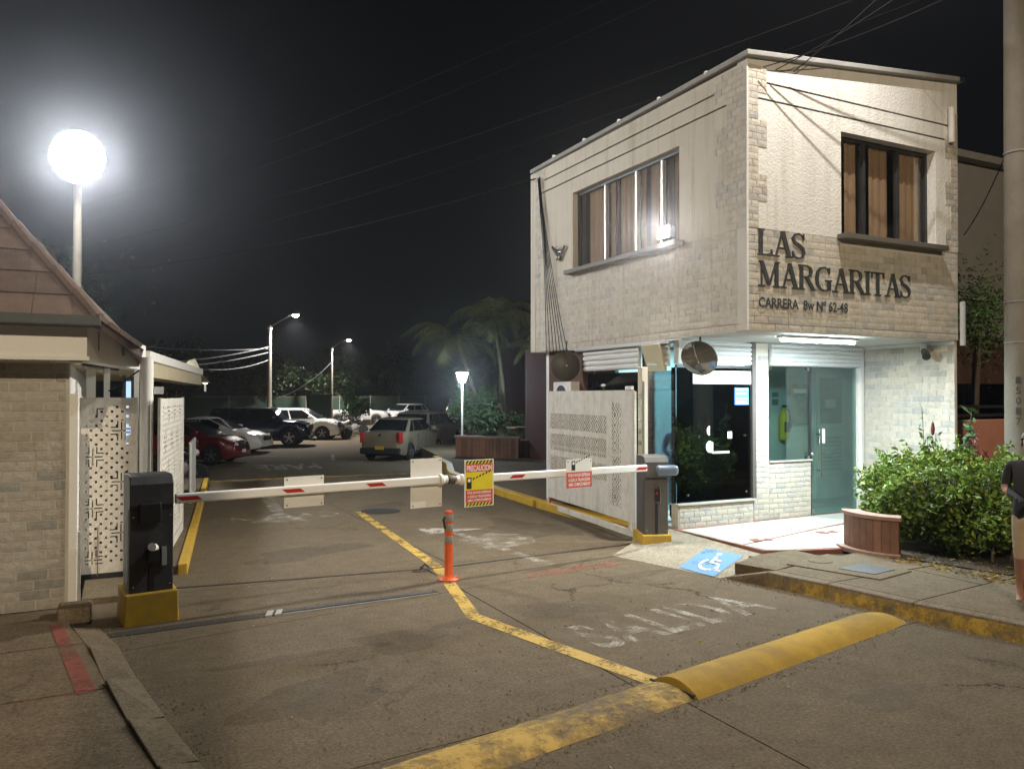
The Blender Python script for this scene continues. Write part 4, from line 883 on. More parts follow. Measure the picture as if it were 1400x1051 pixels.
def weave(u, z, i, k, blk=13):
    b = (i//blk)+(k//blk); s = (i+k) if b % 2 else (i-k)
    if i % blk == 0 and (k//4) % 2: return False
    return (s % 4) < 2
def hole_right(u, z, i, k):
    L_ = 2.92
    if 2.42 < u < 2.72 and .16 < z < 1.66: return weave(u, z, i, k, 9)
    if .12 < u < 2.26 and (.50 < z < .74 or .83 < z < 1.11 or 1.20 < z < 1.46): return weave(u, z, i, k)
    return False
def dots(u, z, i, k, w, h):
    if not (.07 < u < w-.05 and .10 < z < h-.09): return False
    P_ = 22; a = i % P_; b = k % P_; ca, cb = a-P_//2, b-P_//2
    m = (i//P_+k//P_) % 2
    if m == 0:
        if abs(ca) <= 8 and abs(cb) <= 8 and (abs(ca) < 4 or abs(cb) < 4):
            if ca == 0 or cb == 0: return (abs(ca)+abs(cb)) % 9 not in (0, 8)
            if abs(ca) == 3 and abs(cb) >= 3: return True
            if abs(cb) == 3 and abs(ca) >= 3: return True
            return False
    return (i % 4 in (1,2) and k % 4 in (1,2)) if ((i//4+k//4) % 2 == 0) else False
gr = thing('perforated_gate', 'white swing gate with woven cut-out bands open against the gatehouse', 'gate', (0,0,0))
gA, gB = Vector((6.76,12.10,0)), Vector((6.40,9.04,0)); gU = (gB-gA).normalized(); gL = (gB-gA).length; gN = Vector((gU.y,-gU.x,0))
perforated(MB(), gA, gU, gL, .24, 2.08, .0165, hole_right).build('sheet', 'gate_white', gr)
def grail(u0, u1, z0, z1, name, off=.02, m='gate_white', d=.016):
    MB().obox(gA+gU*((u0+u1)/2)+gN*off*-1+Vector((0,0,(z0+z1)/2)), gU, (0,0,1), gN, (u1-u0)/2, (z1-z0)/2, d).build(name, m, gr)
grail(0, gL, .05, .14, 'bottom_rail', -.0); grail(0, .05, .14, .24, 'stile', 0); grail(gL-.12, gL-.05, .10, .24, 'stile', 0)
grail(gL+.004, gL+.06, .16, 2.06, 'hinge_stile', 0); grail(.03, gL-.02, 2.02, 2.075, 'top_rail', .022); grail(.03, gL-.02, 1.12, 1.16, 'mid_rail', .022)
grail(.05, .11, .14, .24, 'reflector', .0, 'red_reflect', .008)
MB().obox(gA+gU*.02+Vector((0,0,.05)), (1,0,0), (0,1,0), (0,0,1), .02, .02, .05).build('drop_bolt', 'steel', gr)
MB().obox(gA+gU*(gL-.1)+Vector((-.01,0,2.11)), gU, (0,0,1), gN, .09, .025, .02).build('latch', 'white_plaster', gr)
ykr = MB().prism([(6.60,8.95),(6.86,9.2),(6.98,12.5),(6.72,12.5)], -.02, .13).build('kerb_stone', 'yellow_paint', isl, bevel=.01)
gp = thing('gate_post', 'beige square gate post at the booth corner', 'post', (6.56,9.04,0))
MB().box(-.05,.05,-.05,.05,0,2.40).build('post', 'post_beige', gp, bevel=.006); MB().tube([(-.03,-.06,1.2),(-.03,-.06,2.2)], .016, 6).build('conduit', 'cable_grey', gp)
for k in range(5): MB().box(-.055,-.045,-.03,.03,1.32+.16*k,1.37+.16*k).build('clip', 'steel', gp)
gl = thing('perforated_screen', 'fixed white panel with dotted cut-out pattern between lodge and barrier', 'screen', (0,0,0))
perforated(MB(), (-.37,9.58,0), (1,0,0), .56, .10, 1.98, .0125, lambda u,z,i,k: dots(u,z,i,k,.56,1.88)).build('sheet', 'gate_white', gl)
MB().box(-.39,-.37,9.56,9.61,.06,1.99).build('stile', 'white_plaster', gl); MB().box(.19,.205,9.56,9.61,.06,1.99).build('stile', 'white_plaster', gl); MB().box(-.37,.19,9.585,9.61,.05,.10).build('bottom_rail', 'frame_dark', gl); MB().box(-.18,-.17,9.56,9.575,.05,.6).build('drop_bolt', 'steel', gl)
g2 = thing('perforated_gate', 'white cut-out gate leaf swung inward beside the round column', 'gate', (0,0,0))
pa, pb = Vector((.42,9.46,0)), Vector((.84,12.18,0)); pu = (pb-pa).normalized(); pl = (pb-pa).length
perforated(MB(), pa, pu, pl, .22, 1.97, .016, lambda u,z,i,k: dots(u,z,i,k,pl,1.75) if u > .25 else False).build('sheet', 'gate_white', g2)
for (u0,u1,z0,z1,nm) in ((0,pl,.08,.2,'bottom_rail'),(-.06,-.004,.08,1.98,'hinge_stile'),(pl+.002,pl+.03,.08,1.98,'stile')):
    MB().obox(pa+pu*((u0+u1)/2)+Vector((0,0,(z0+z1)/2)), pu, (0,0,1), (pu.y,-pu.x,0), (u1-u0)/2, (z1-z0)/2, .014).build(nm, 'gate_white', g2)
rf = thing('metal_railing', 'low pale railing panel beyond the open gate leaf', 'railing', (0,0,0))
MB().obox((1.28,16.0,.62), (.12,.99,0), (0,0,1), (.99,-.12,0), .9, .50, .012).build('infill', 'white_metal', rf); MB().tube([(1.17,15.1,1.15),(1.39,16.9,1.15)], .03, 8).build('top_rail', 'white_metal', rf)
for t in (15.1, 16.9): MB().tube([(1.17+.12*(t-15.1),t,.08),(1.17+.12*(t-15.1),t,1.15)], .025, 8).build('post', 'white_metal', rf)

# ================================================================== BARRIERS
bd = Vector((6.0,.80,0)).normalized(); bn = Vector((bd.y,-bd.x,0))            # boom direction, towards the street
def barrier(loc, label, m, sgn, boom_label, base_h, h, w, d, boom_len, zb, rz):
    t = thing('barrier_cabinet', label, 'barrier', loc, rz)
    bw = w/2+.045
    MB().add([(-bw,-d/2-.045,-.02),(bw,-d/2-.045,-.02),(bw,d/2+.045,-.02),(-bw,d/2+.045,-.02),(-bw+.01,-d/2-.04,base_h),(bw-.01,-d/2-.04,base_h),(bw-.01,d/2+.04,base_h+.03),(-bw+.01,d/2+.04,base_h+.03)],
        [(0,3,2,1),(4,5,6,7),(0,1,5,4),(1,2,6,5),(2,3,7,6),(3,0,4,7)]).build('plinth', 'yellow_paint', t, bevel=.012)
    hw = w/2; pr = [(-d/2,base_h-.01),(-d/2,h-.28),(-d/2-.012,h-.26),(-d/2-.012,h-.08),(-d/2+.03,h-.015),(-d/2+.10,h),(d/2,h),(d/2,base_h-.01)]
    n = len(pr); V = [(-hw,*p) for p in pr]+[(hw,*p) for p in pr]
    MB().add(V, [tuple(range(n))[::-1], tuple(range(n,2*n))]+[(i,(i+1)%n,n+(i+1)%n,n+i) for i in range(n)]).build('housing', m, t, bevel=.008)
    MB().box(-hw+.012,hw-.012,-d/2-.004,-d/2+.01,h-.31,h-.285).build('lid_seam', 'black_plastic', t)
    for (sx, sz) in ((-1,base_h+.06),(1,base_h+.06),(-1,h-.36),(1,h-.36)): MB().lathe([(.009,0),(.009,.006),(.0,.007)], (sx*(hw-.03),-d/2,sz), (0,-1,0), 8).build('screw', 'steel', t)
    for sx in (-1,1): MB().box(sx*hw-.003,sx*hw+.003,-d/2+.05,-d/2+.056,base_h+.02,h-.3).build('door_seam', 'black_plastic', t)
    MB().box(-hw*.12,hw*.12,-d/2-.006,-d/2+.004,base_h+.01,h-.62).build('front_groove', 'black_plastic', t)
    return t
bl1 = barrier((.26,7.86,0), 'dark grey barrier cabinet on a yellow plinth by the lodge', 'cabinet_grey', 1, '', .27, 1.30, .36, .34, 0, 0, math.atan2(bd.y,bd.x))
br1 = barrier((6.40,8.62,0), 'brown-grey barrier cabinet on a yellow plinth by the booth', 'cabinet_brown', -1, '', .18, 1.21, .32, .36, 0, 0, R(-18))
# control box / sensor on the left cabinet
MB().tube([(.02,-.20,.66),(-.02,-.30,.69)], .035, 12).build('sensor', 'white_plaster', bl1, smooth=True); MB().box(-.04,.05,-.26,-.17,.55,.65).build('sensor_bracket', 'black_plastic', bl1); MB().box(.08,.12,-.20,-.17,.50,.66).build('key_plate', 'panel_grey', bl1)
MB().box(-.11,.08,-.20,-.17,.88,1.06).build('logo_recess', 'black_plastic', bl1, bevel=.02)
MB().box(-.02,.03,-.20,-.18,.62,.78).build('handle_recess', 'black_plastic', br1); MB().box(.035,.055,-.215,-.18,.60,.82).build('handle', 'steel', br1, bevel=.006); MB().ball((.0,-.2,.72), .016, 8, 6).build('lock', 'red_reflect', br1)
MB().box(-.02,.29,-.26,-.12,.95,1.09).build('arm_cover', mat('cover_blue', (.16, .20, .26), .25, .05, 5, spec=.7).name, br1, bevel=.05, seg=5, smooth=True)
def boom(name, label, p0, p1, marks, cap_at_end):
    t = thing(name, label, 'barrier boom', p0); p0, p1 = Vector(p0), Vector(p1); v = p1-p0; L_ = v.length; u = v.normalized(); n = Vector((u.y,-u.x,0)).normalized()
    if n.y > 0: n = -n
    up = u.cross(n); up = up if up.z > 0 else -up
    MB().obox(u*L_/2, u, up, n, L_/2, .045, .022).build('arm', 'sign_white', t, bevel=.014)
    for m_ in marks:
        c = u*m_+n*.024; a, h = .095, .018
        MB().add([c-u*(a+.02)+up*h, c-u*(a-.03)-up*h, c+u*(a+.02)-up*h, c+u*(a-.03)+up*h], [(0,1,2,3)]).build('reflector', 'red_reflect', t)
    MB().lathe([(.062,0),(.062,.03),(.045,.05),(.045,.09),(.0,.09)], tuple(u*(L_-.01)), tuple(u), 14).build('end_cap', 'white_plaster', t, smooth=True)
    return t, u, n, up
b1, u1_, n1_, up1 = boom('barrier_boom', 'white boom arm reaching from the lodge side with red reflectors', (.47,7.72,1.075), (3.16,8.07,1.085), [.12, 1.08, 1.95], True)
b2, u2_, n2_, up2 = boom('barrier_boom', 'white boom arm reaching from the booth side with warning signs', (6.18,8.44,1.06), (3.42,8.08,1.075), [.10, 2.05], True)
mid = thing('boom_rest', 'dark round cap where the two boom arms meet above the bollard', 'cap', (3.29,8.08,1.08))
MB().lathe([(.0,-.04),(.048,-.035),(.055,0),(.048,.035),(.0,.04)], axis=(1,.13,0), n=14).build('cap', 'cabinet_brown', mid, smooth=True)
bx = Vector((6.0,.80,0)).normalized(); bnn = Vector((bx.y,-bx.x,0))
def board(name, label, pc, w, h, cat='sign', m='sign_white', off=.0):
    t = thing(name, label, cat, pc); MB().obox((0,0,0), bx, (0,0,1), bnn, w/2, h/2, .004).build('plate', m, t)
    for sx in (-1,1):
        for sz in (-1,1): MB().lathe([(.008,0),(.008,.004),(.0,.005)], tuple(bx*(sx*(w/2-.025))+bnn*.004+Vector((0,0,sz*(h/2-.025)))), tuple(bnn), 8).build('rivet', 'steel', t)
    return t
def bpt(px, off): p = Vector((.47,7.72,0))+bx*px; return p+bnn*off
q = bpt(1.21, -.045); board('blank_sign', 'small blank white board behind the boom near the lodge', (q.x,q.y,1.055), .40, .30)
q = bpt(2.57, -.045); board('blank_sign', 'tall blank white board behind the boom beside the bollard', (q.x,q.y,1.055), .38, .53)
q = bpt(3.17, .075); sp = board('warning_sign', 'yellow and red PRECAUCION sign hung on the boom above the bollard', (q.x,q.y,1.03), .38, .52)
# the sign stands on the right boom's street side
SU = bx; SN = bnn
def spatch(t, u0, u1, z0, z1, m, name, lift): return MB().add([SU*a+Vector((0,0,z))+SN*(.004+lift) for (a, z) in ((u0,z0),(u1,z0),(u1,z1),(u0,z1))], [(0,1,2,3)]).build(name, m, t)
def sstripes(t, u0, u1, z0, z1, n, name):
    mb = MB(); spatch(t, u0, u1, z0, z1, 'sign_yellow', 'stripe_ground', .001); w = (u1-u0)/n; s = (z1-z0)*.9
    for k in range(n):
        a = u0+k*w; mb.add([SU*x_+Vector((0,0,z))+SN*.0065 for (x_, z) in ((max(u0,a-s*.25),z0),(a+w*.5-s*.25,z0),(min(u1,a+w*.5+s*.6),z1),(a+s*.6,z1))], [(0,1,2,3)])
    mb.build(name, 'sign_black', t)
sstripes(sp, -.178, .178, .215, .252, 8, 'hazard_stripes'); spatch(sp, -.178, .178, .125, .214, 'sign_red', 'red_panel', .001)
spatch(sp, -.178, .178, -.075, .124, 'sign_yellow', 'yellow_panel', .001); spatch(sp, -.178, .178, -.215, -.076, 'sign_red', 'red_panel', .001); sstripes(sp, -.178, .178, -.252, -.216, 8, 'hazard_stripes')
def stext(t, txt, u, z, w, h, m, bold=.02, lift=.003): 
    o = SU*u+Vector((0,0,z))+SN*(.004+lift); return lettering('lettering', txt, m, t, o, SU, (0,0,1), w, h, bold)
stext(sp, 'PRECAUCION', -.165, .137, .33, .062, 'sign_white', .03)
for k, s_ in enumerate(('POR FAVOR ESPERAR','A QUE LA TALANQUERA','ABRA COMPLETAMENTE')): stext(sp, s_, -.155, -.116-.042*k, .31, .026, 'sign_white', .03)
def icon(t, u, z, s):
    spatch(t, u, u+.06*s, z, z+.12*s, 'sign_black', 'barrier_icon', .002)
    MB().add([SU*(u+.03*s+.02*s*math.cos(R(a)))+Vector((0,0,z+.09*s+.02*s*math.sin(R(a))))+SN*.0075 for a in range(0,360,30)], [tuple(range(12))]).build('icon_dot', 'sign_white', t)
    mb = MB()
    for k in range(6):
        a = u+.07*s+.04*s*k; zz = z+.09*s+.014*s*k; mb.add([SU*x_+Vector((0,0,z_))+SN*.007 for (x_, z_) in ((a,zz),(a+.022*s,zz+.008*s),(a+.03*s,zz+.032*s),(a+.008*s,zz+.024*s))], [(0,1,2,3)])
    mb.build('icon_arm', 'sign_black', t)
icon(sp, -.165, -.06, 1.05)
q = bpt(4.58, .10); s4 = board('warning_sign', 'small white and red wait sign hung on the boom before the gate', (q.x,q.y,1.06), .40, .345)
spatch(s4, -.198, .198, -.17, .02, 'sign_red', 'red_panel', .001); icon(s4, -.12, .04, .95)
for k, s_ in enumerate(('POR FAVOR ESPERAR','A QUE LA TALANQUERA','ABRA COMPLETAMENTE')): stext(s4, s_, -.17, -.036-.056*k, .34, .038, 'sign_white', .03)

# bollard
bo = thing('bollard', 'orange flexible bollard with grey bands standing on the yellow line', 'bollard', (3.24,8.02,.004), R(10))
MB().lathe([(.115,0),(.115,.012),(.09,.03),(.05,.045),(.047,.05),(.045,.70),(.047,.705),(.047,.735),(.03,.75),(.0,.75)], n=24).build('post', 'orange_plastic', bo, smooth=True)
for z in (.40,.53,.635): MB().lathe([(.0475,z),(.0485,z+.002),(.0485,z+.075),(.0475,z+.077)], n=24).build('band', 'grey_band', bo, smooth=True)
for k in range(4): MB().lathe([(.014,.012),(.014,.03),(.0,.032)], (.085*math.cos(R(45+90*k)),.085*math.sin(R(45+90*k)),0), n=8).build('bolt', 'steel', bo)
MB().tube([(-.05,.0,.68),(-.075,-.01,.66),(-.06,-.02,.56)], .012, 6).build('strap', 'rubber', bo); 
fs = thing('floor_latch', 'small steel gate latch plate on the drive behind the bollard', 'latch', (3.12,8.55,.004))
MB().box(-.10,.10,-.03,.03,0,.018).build('plate', 'steel', fs); MB().tube([(-.02,0,.02),(.05,.02,.07),(.09,.0,.03)], .012, 6).build('bar', 'black_plastic', fs)

# ================================================================== RIGHT: planter, hedge, pole, neighbour
def leaves(n, pts_fn, size, aspect=.45, flat=.0, seed=0, droop=.0):
    r = np.random.default_rng(seed); c = pts_fn(r, n); n = len(c)
    d = r.normal(size=(n,3)); d[:,2] = d[:,2]*(1-flat)-droop; d /= np.linalg.norm(d,axis=1)[:,None]
    e = r.normal(size=(n,3)); e -= d*np.sum(e*d,1)[:,None]; e /= np.linalg.norm(e,axis=1)[:,None]; nn = np.cross(d,e)
    s = size*r.uniform(.6,1.3,n)[:,None]; w = s*aspect
    V = np.stack([c-d*s*.5, c+e*w*.5+nn*s*.08, c+d*s*.5, c-e*w*.5+nn*s*.08],1).reshape(-1,3)
    return V, [(4*i,4*i+1,4*i+2,4*i+3) for i in range(n)]
def leaf_obj(name, parts, m, parent=None):
    mb = MB()
    for (V, F) in parts: mb.add(V.tolist(), F)
    return mb.build(name, m, parent)
hg = thing('hedge', 'dense leafy green hedge beside the entrance terrace', 'hedge', (9.02,6.08,.149))
def hedge_pts(r, n):
    p = r.uniform(-1,1,(n*3,3)); s = (np.abs(p)**4).sum(1)**.25; p = p[(s > .78)&(s < 1.03)][:n] if True else p
    q = p*np.array([.62,1.06,.43])+np.array([0,0,.60]); 
    q[:,2] += .07*np.sin(q[:,0]*5+1)+.06*np.sin(q[:,1]*6.3)+.05*np.sin(q[:,1]*13+q[:,0]*9); q[:,0] += .07*np.sin(q[:,1]*5+q[:,2]*6)+.05*np.sin(q[:,2]*11+q[:,1]*8); q[:,1] += .06*np.sin(q[:,0]*6+q[:,2]*7)
    lo = q[:,2] < .35; q[lo,0] *= .75; q[lo,1] *= .82
    return q+r.normal(scale=.035,size=q.shape)
def sprig_pts(r, n):
    b_ = hedge_pts(r, 220); b_ = b_[b_[:,2] > .45]; o_ = b_-np.array([0,0,.4]); o_ /= np.linalg.norm(o_,axis=1)[:,None]; o_[:,2] += .5
    k = r.integers(0,len(b_),n); return b_[k]+o_[k]*r.uniform(0,.20,(n,1))+r.normal(scale=.018,size=(n,3))
leaf_obj('foliage', [leaves(15000, hedge_pts, .055, .5, .2, 3), leaves(9000, hedge_pts, .088, .46, .2, 4), leaves(2600, sprig_pts, .07, .45, .2, 6)], 'leaf_hedge', hg)
leaf_obj('pale_leaves', [leaves(1500, hedge_pts, .075, .5, .2, 8)], leafmat('leaf_yellow', (.30,.30,.04), .4).name, hg)
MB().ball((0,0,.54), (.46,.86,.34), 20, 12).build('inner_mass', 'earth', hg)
for k in range(14):
    x, y = rnd.uniform(-.5,.5), rnd.uniform(-.95,.95); MB().tube([(x,y,-.02),(x+rnd.uniform(-.1,.1),y+rnd.uniform(-.1,.1),.5)], .014, 5).build('stem', 'bark', hg)
bed = MB().prism([(8.22,5.0),(9.7,5.0),(9.7,7.1),(8.3,7.1),(7.95,6.3)], .10, .165).build('planting_bed', 'earth', paveR)
lv, lf = leaves(500, lambda r,n: np.column_stack([r.uniform(7.75,8.6,n), r.uniform(4.75,6.2,n), r.uniform(.155,.17,n)]), .05, .5, 1.0, 9)
tag(MB().add(lv.tolist(), lf).build('leaf_litter', 'leaf_dry'), 'dry fallen leaves scattered at the foot of the hedge', 'leaves', kind='stuff')
pl_ = thing('curved_planter', 'low curved planter of reddish upright bricks at the hedge end', 'planter', (8.56,6.52,.15))
R0 = .62
for k in range(9):
    a = R(146+k*8.2); c = Vector((R0*math.cos(a), R0*math.sin(a), 0)); t = Vector((-math.sin(a), math.cos(a), 0)); n = Vector((math.cos(a), math.sin(a), 0))
    MB().obox(c+Vector((0,0,.215)), t, (0,0,1), n, .045, .195, .03+.004*rnd.random()).build('brick', ('planter_red','planter_red2')[rnd.random() < .4], pl_, bevel=.005)
def arc(r0, r1, z0, z1, a0, a1, n=14):
    V = []; 
    for i in range(n+1):
        a = R(a0+(a1-a0)*i/n)
        for (r_, z) in ((r0,z0),(r1,z0),(r1,z1),(r0,z1)): V.append((r_*math.cos(a), r_*math.sin(a), z))
    F = [(4*i+j,4*i+4+j,4*i+4+(j+1)%4,4*i+(j+1)%4) for i in range(n) for j in range(4)]+[(0,1,2,3),(4*n+3,4*n+2,4*n+1,4*n)]
    return MB().add(V, F)
arc(.46,.68,.41,.455,140,218).build('cap', 'planter_top', pl_, bevel=.006); arc(.54,.74,-.02,.03,142,217).build('foot', 'planter_top', pl_); arc(.46,.612,.0,.41,141,217).build('core', 'joint_dark', pl_)
def shoot(loc, label, h, n, m, size, seed, flower=False, spread=.14):
    t = thing('garden_plant', label, 'plant', loc); r = random.Random(seed); parts = []
    for k in range(n):
        a = r.uniform(0,6.28); tip = Vector((spread*math.cos(a)*r.random(), spread*math.sin(a)*r.random(), h*r.uniform(.75,1.05))); MB().tube([(0,0,0), tip*.5+Vector((.01,0,0)), tip], [.008,.006,.004], 5).build('stem', 'bark', t)
        cen = np.array([tuple(tip*(.55+.45*j/6)) for j in range(7)]); parts.append(leaves(16, lambda rr,nn: cen[rr.integers(0,7,nn)]+rr.normal(scale=.035,size=(nn,3)), size, .4, .3, seed+k))
    leaf_obj('leaves', parts, m, t)
    if flower: MB().lathe([(.0,0),(.02,.02),(.026,.08),(.018,.15),(.0,.19)], (.06,-.03,h*.82), n=10).build('flower', 'leaf_red', t)
shoot((9.35,6.72,.16), 'thin light green shoots with a red flower spike above the hedge', 1.62, 4, 'leaf_bright', .08, 2, True)
shoot((9.75,6.35,.16), 'reddish broad-leaved plant before the coral wall', 1.42, 4, 'leaf_red', .12, 5); shoot((9.95,6.55,.16), 'green broad-leaved plant before the coral wall', 1.60, 5, 'leaf_mid', .16, 8)
# utility pole with street lamp
up_ = thing('utility_pole', 'tall concrete utility pole with stencilled numbers and lamp arm', 'utility pole', (10.02,5.92,.1))
MB().tube([(0,0,0),(-.02,0,4),(-.05,0,9.6)], [.20,.17,.12], 20).build('shaft', 'pole_concrete', up_, smooth=True)
for z in (1.05+.0,2.55,3.05,4.9): MB().lathe([(.199-.0075*z,z),(.202-.0075*z,z+.02)], (-.007*z,0,0), n=20).build('band', 'cable_grey', up_)
for k, ch in enumerate('15017'):
    o = lettering('stencil', ch, 'letter_dark', up_, (-.205,-.045,2.05-.125*k), (.3,-.95,0), (0,0,1), .055, .085, .02)
    for v_ in o.data.vertices: 
        dd = Vector((v_.co.x+.012, v_.co.y, 0)); dd = dd.normalized()*(.2035-.008*v_.co.z*.4); v_.co.x, v_.co.y = dd.x-.012, dd.y
def luminaire(t, tip, direction, power, col, glow, emis, size=.34, spot=150, tilt=0, blend=.6, soft=.06):
    d = Vector(direction).normalized(); tip = Vector(tip); s = Vector((-d.y,d.x,0))
    V = []; F = []
    for (x_, w, z0, z1) in ((-.28,.05,.0,.05),(-.2,.11,-.02,.07),(.1,.14,-.03,.075),(.3,.10,-.03,.05),(.36,.04,-.015,.02)):
        for (a, b_) in ((-w,z0),(w,z0),(w*.8,z1),(-w*.8,z1)): V.append(tip+d*x_+s*a+Vector((0,0,b_)))
    F = [(4*i+j,4*i+4+j,4*i+4+(j+1)%4,4*i+(j+1)%4) for i in range(4) for j in range(4)]+[(3,2,1,0),(16,17,18,19)]
    MB().add(V, F).build('lamp_head', 'coping', t, smooth=False)
    MB().obox(tip+d*.05+Vector((0,0,-.038)), d, s, (0,0,1), .17, .09, .006).build('lamp_lens', emit(glow, col, emis), t)
    l = bpy.data.lights.new('street_lamp_light', 'SPOT'); l.energy = power; l.color = col; l.spot_size = R(spot); l.spot_blend = blend; l.shadow_soft_size = soft
    o = bpy.data.objects.new('lamp_light', l); link(o, t); o.location = tip+d*.05+Vector((0,0,-.12)); o.rotation_euler = (0, 0, 0)
    if tilt: o.rotation_euler = Vector(tilt).to_track_quat('-Z','Y').to_euler()
    return o
MB().tube([(-.06,0,8.6),(-.7,-.1,9.0),(-2.3,-.25,9.15)], .03, 8).build('lamp_arm', 'frame_alu', up_, smooth=True)
luminaire(up_, (-2.55,-.28,9.12), (-1,-.1,0), P_STREET_FRONT, C_NEUT, 'street_glow', 20, tilt=(-.5,.30,-1), soft=.03, spot=150)
# street lamp behind the photographer
up2_ = thing('utility_pole', 'concrete pole with long lamp arm on the street behind the viewpoint', 'utility pole', (-.70,-4.8,-.05))
MB().tube([(0,0,0),(0,0,10.2)], [.14,.085], 18).build('shaft', 'pole_concrete', up2_, smooth=True)
MB().tube([(0,0,8.2),(-.1,-1.2,8.65),(-.30,-3.0,8.7)], .035, 8).build('lamp_arm', 'frame_alu', up2_, smooth=True)
luminaire(up2_, (-.30,-3.2,8.66), (0,-1,0), P_STREET_BACK, C_WARM, 'street_glow2', 20, tilt=(.35,1.15,-1), soft=.05, spot=165, blend=.4)
# neighbour house at the right edge
nb = thing('neighbour_house', 'dim neighbouring house with coral garden wall at the right edge', 'house', (0,0,0))
MB().box(12.56, 18, 8.6, 14, 0, 6.0).build('upper_wall', 'neighbour_grey', nb); MB().box(11.0, 18, 7.9, 8.05, 0, 1.62).build('garden_wall', 'coral_wall', nb, bevel=.01)
MB().box(11.4, 18, 8.35, 8.60, 1.2, 3.0).build('recess_wall', 'neighbour_brown', nb); MB().box(11.06, 11.3, 7.95, 8.6, 0, 3.15).build('side_pier', 'post_beige', nb)
for z in (1.66,1.80): MB().box(11.4, 18, 8.1, 8.14, z, z+.05).build('rail', 'frame_dark', nb)
MB().box(11.5, 18, 8.3, 8.34, 1.64, 2.2).build('dark_window', 'glass_dark', nb); MB().box(12.5, 18.1, 8.4, 14.2, 6.0, 6.12).build('roof_slab', 'coping', nb)
ep = thing('electric_fence_post', 'black post with insulators rising above the neighbour wall', 'post', (11.75,8.0,2.6))
MB().box(-.035,.035,-.02,.02,-1.0,1.35).build('post', 'frame_dark', ep)
for z in (.35,.75,1.02,1.3): MB().lathe([(.02,0),(.035,.03),(.035,.09),(.02,.11)], (.03,0,z), (1,-.2,.05), 8).build('insulator', 'black_plastic', ep)
for z in (.36,.98): MB().tube([(-1.0,0,z),(3,.1,z-.1)], .006, 4).build('wire', 'cable', ep)
nt_ = thing('neighbour_tree', 'green shrub leaning over the neighbour wall behind the pole', 'tree', (12.6,8.15,1.6))
leaf_obj('crown', [leaves(1500, lambda r,n: r.normal(scale=(.35,.22,.38),size=(n,3))+np.array([.1,0,1.75]), .085, .4, .2, 21)], 'leaf_bright', nt_); MB().tube([(0,.1,-1.6),(.05,.05,.6),(.1,0,1.6)], [.05,.04,.02], 6).build('trunk', 'bark', nt_)

# ================================================================== WIRES
def wire(p0, p1, sag, label, r=.005, m='cable', n=18, group='overhead wires'):
    p0, p1 = Vector(p0), Vector(p1); pts = [p0.lerp(p1, i/n)-Vector((0,0,sag*4*(i/n)*(1-i/n))) for i in range(n+1)]
    return tag(MB().tube(pts, r, 5).build('overhead_wire', m), label, 'wire', group)
wire((9.80,5.9,9.3), (-1.2,25.8,7.4), .5, 'topmost of the thin wires crossing the night sky', m='cable')
wire((9.80,5.85,9.0), (-1.0,25.9,7.0), .55, 'second thin wire below the top one across the night sky', m='cable')
wire((9.80,5.9,7.6), (-.9,25.9,6.3), .35, 'brightest thin wire passing just above the gatehouse roof edge', .009, 'cable')
wire((9.80,5.9,7.3), (-.9,25.8,5.8), .45, 'faint lower wire skimming the gatehouse roof edge', m='cable')
wire((6.9,12.7,6.0), (-.9,25.9,5.5), .25, 'wire running left from the far roof corner of the gatehouse', .012, 'cable')
wire((7.05,7.22,6.02), (9.82,5.85,7.3), .10, 'service wire from the roof corner to the utility pole', .007)
wire((7.25,7.22,6.02), (9.82,5.80,8.0), .12, 'upper service wire from the roof corner to the utility pole', .007); wire((7.55,7.22,6.05), (9.82,5.82,8.6), .1, 'highest service wire between front roof and utility pole', .007)
wire((10.84,7.2,4.3), (9.85,5.9,5.2), .1, 'short drop wire from the front right corner to the pole', .007)

# ================================================================== CAR PARK LAMPS
gl_ = thing('gate_street_lamp', 'blazing white street lamp above the lodge roof', 'street lamp', (-.72,17.75,.0))
MB().tube([(0,0,0),(0,0,6.3)], [.10,.07], 12).build('pole', 'pole_concrete', gl_, smooth=True); MB().tube([(0,0,6.2),(.0,-.25,6.5),(.02,-.5,6.55)], .03, 8).build('arm', 'frame_alu', gl_)
q = Vector((.02,-.63,6.55)); dirc = Vector((.35,-.9,-.30)).normalized()
MB().lathe([(.0,-.14),(.25,-.14),(.48,-.02),(.50,.02),(.48,.02)], tuple(q), tuple(dirc), 24).build('housing', 'coping', gl_, smooth=True)
MB().lathe([(.0,0),(.46,0),(.48,.02),(.40,.16),(.2,.26),(.0,.29)], tuple(q), tuple(dirc), 24).build('lens', emit('gate_glow', (.96,.98,1), 360), gl_, smooth=True)
l = bpy.data.lights.new('gate_lamp_light', 'SPOT'); l.energy = P_GATE_LAMP; l.color = C_COOL; l.spot_size = R(160); l.spot_blend = .5; l.shadow_soft_size = .3
o = bpy.data.objects.new('lamp_light', l); link(o, gl_); o.location = q+dirc*.35; o.rotation_euler = Vector((.5,-.6,-.9)).to_track_quat('-Z','Y').to_euler()
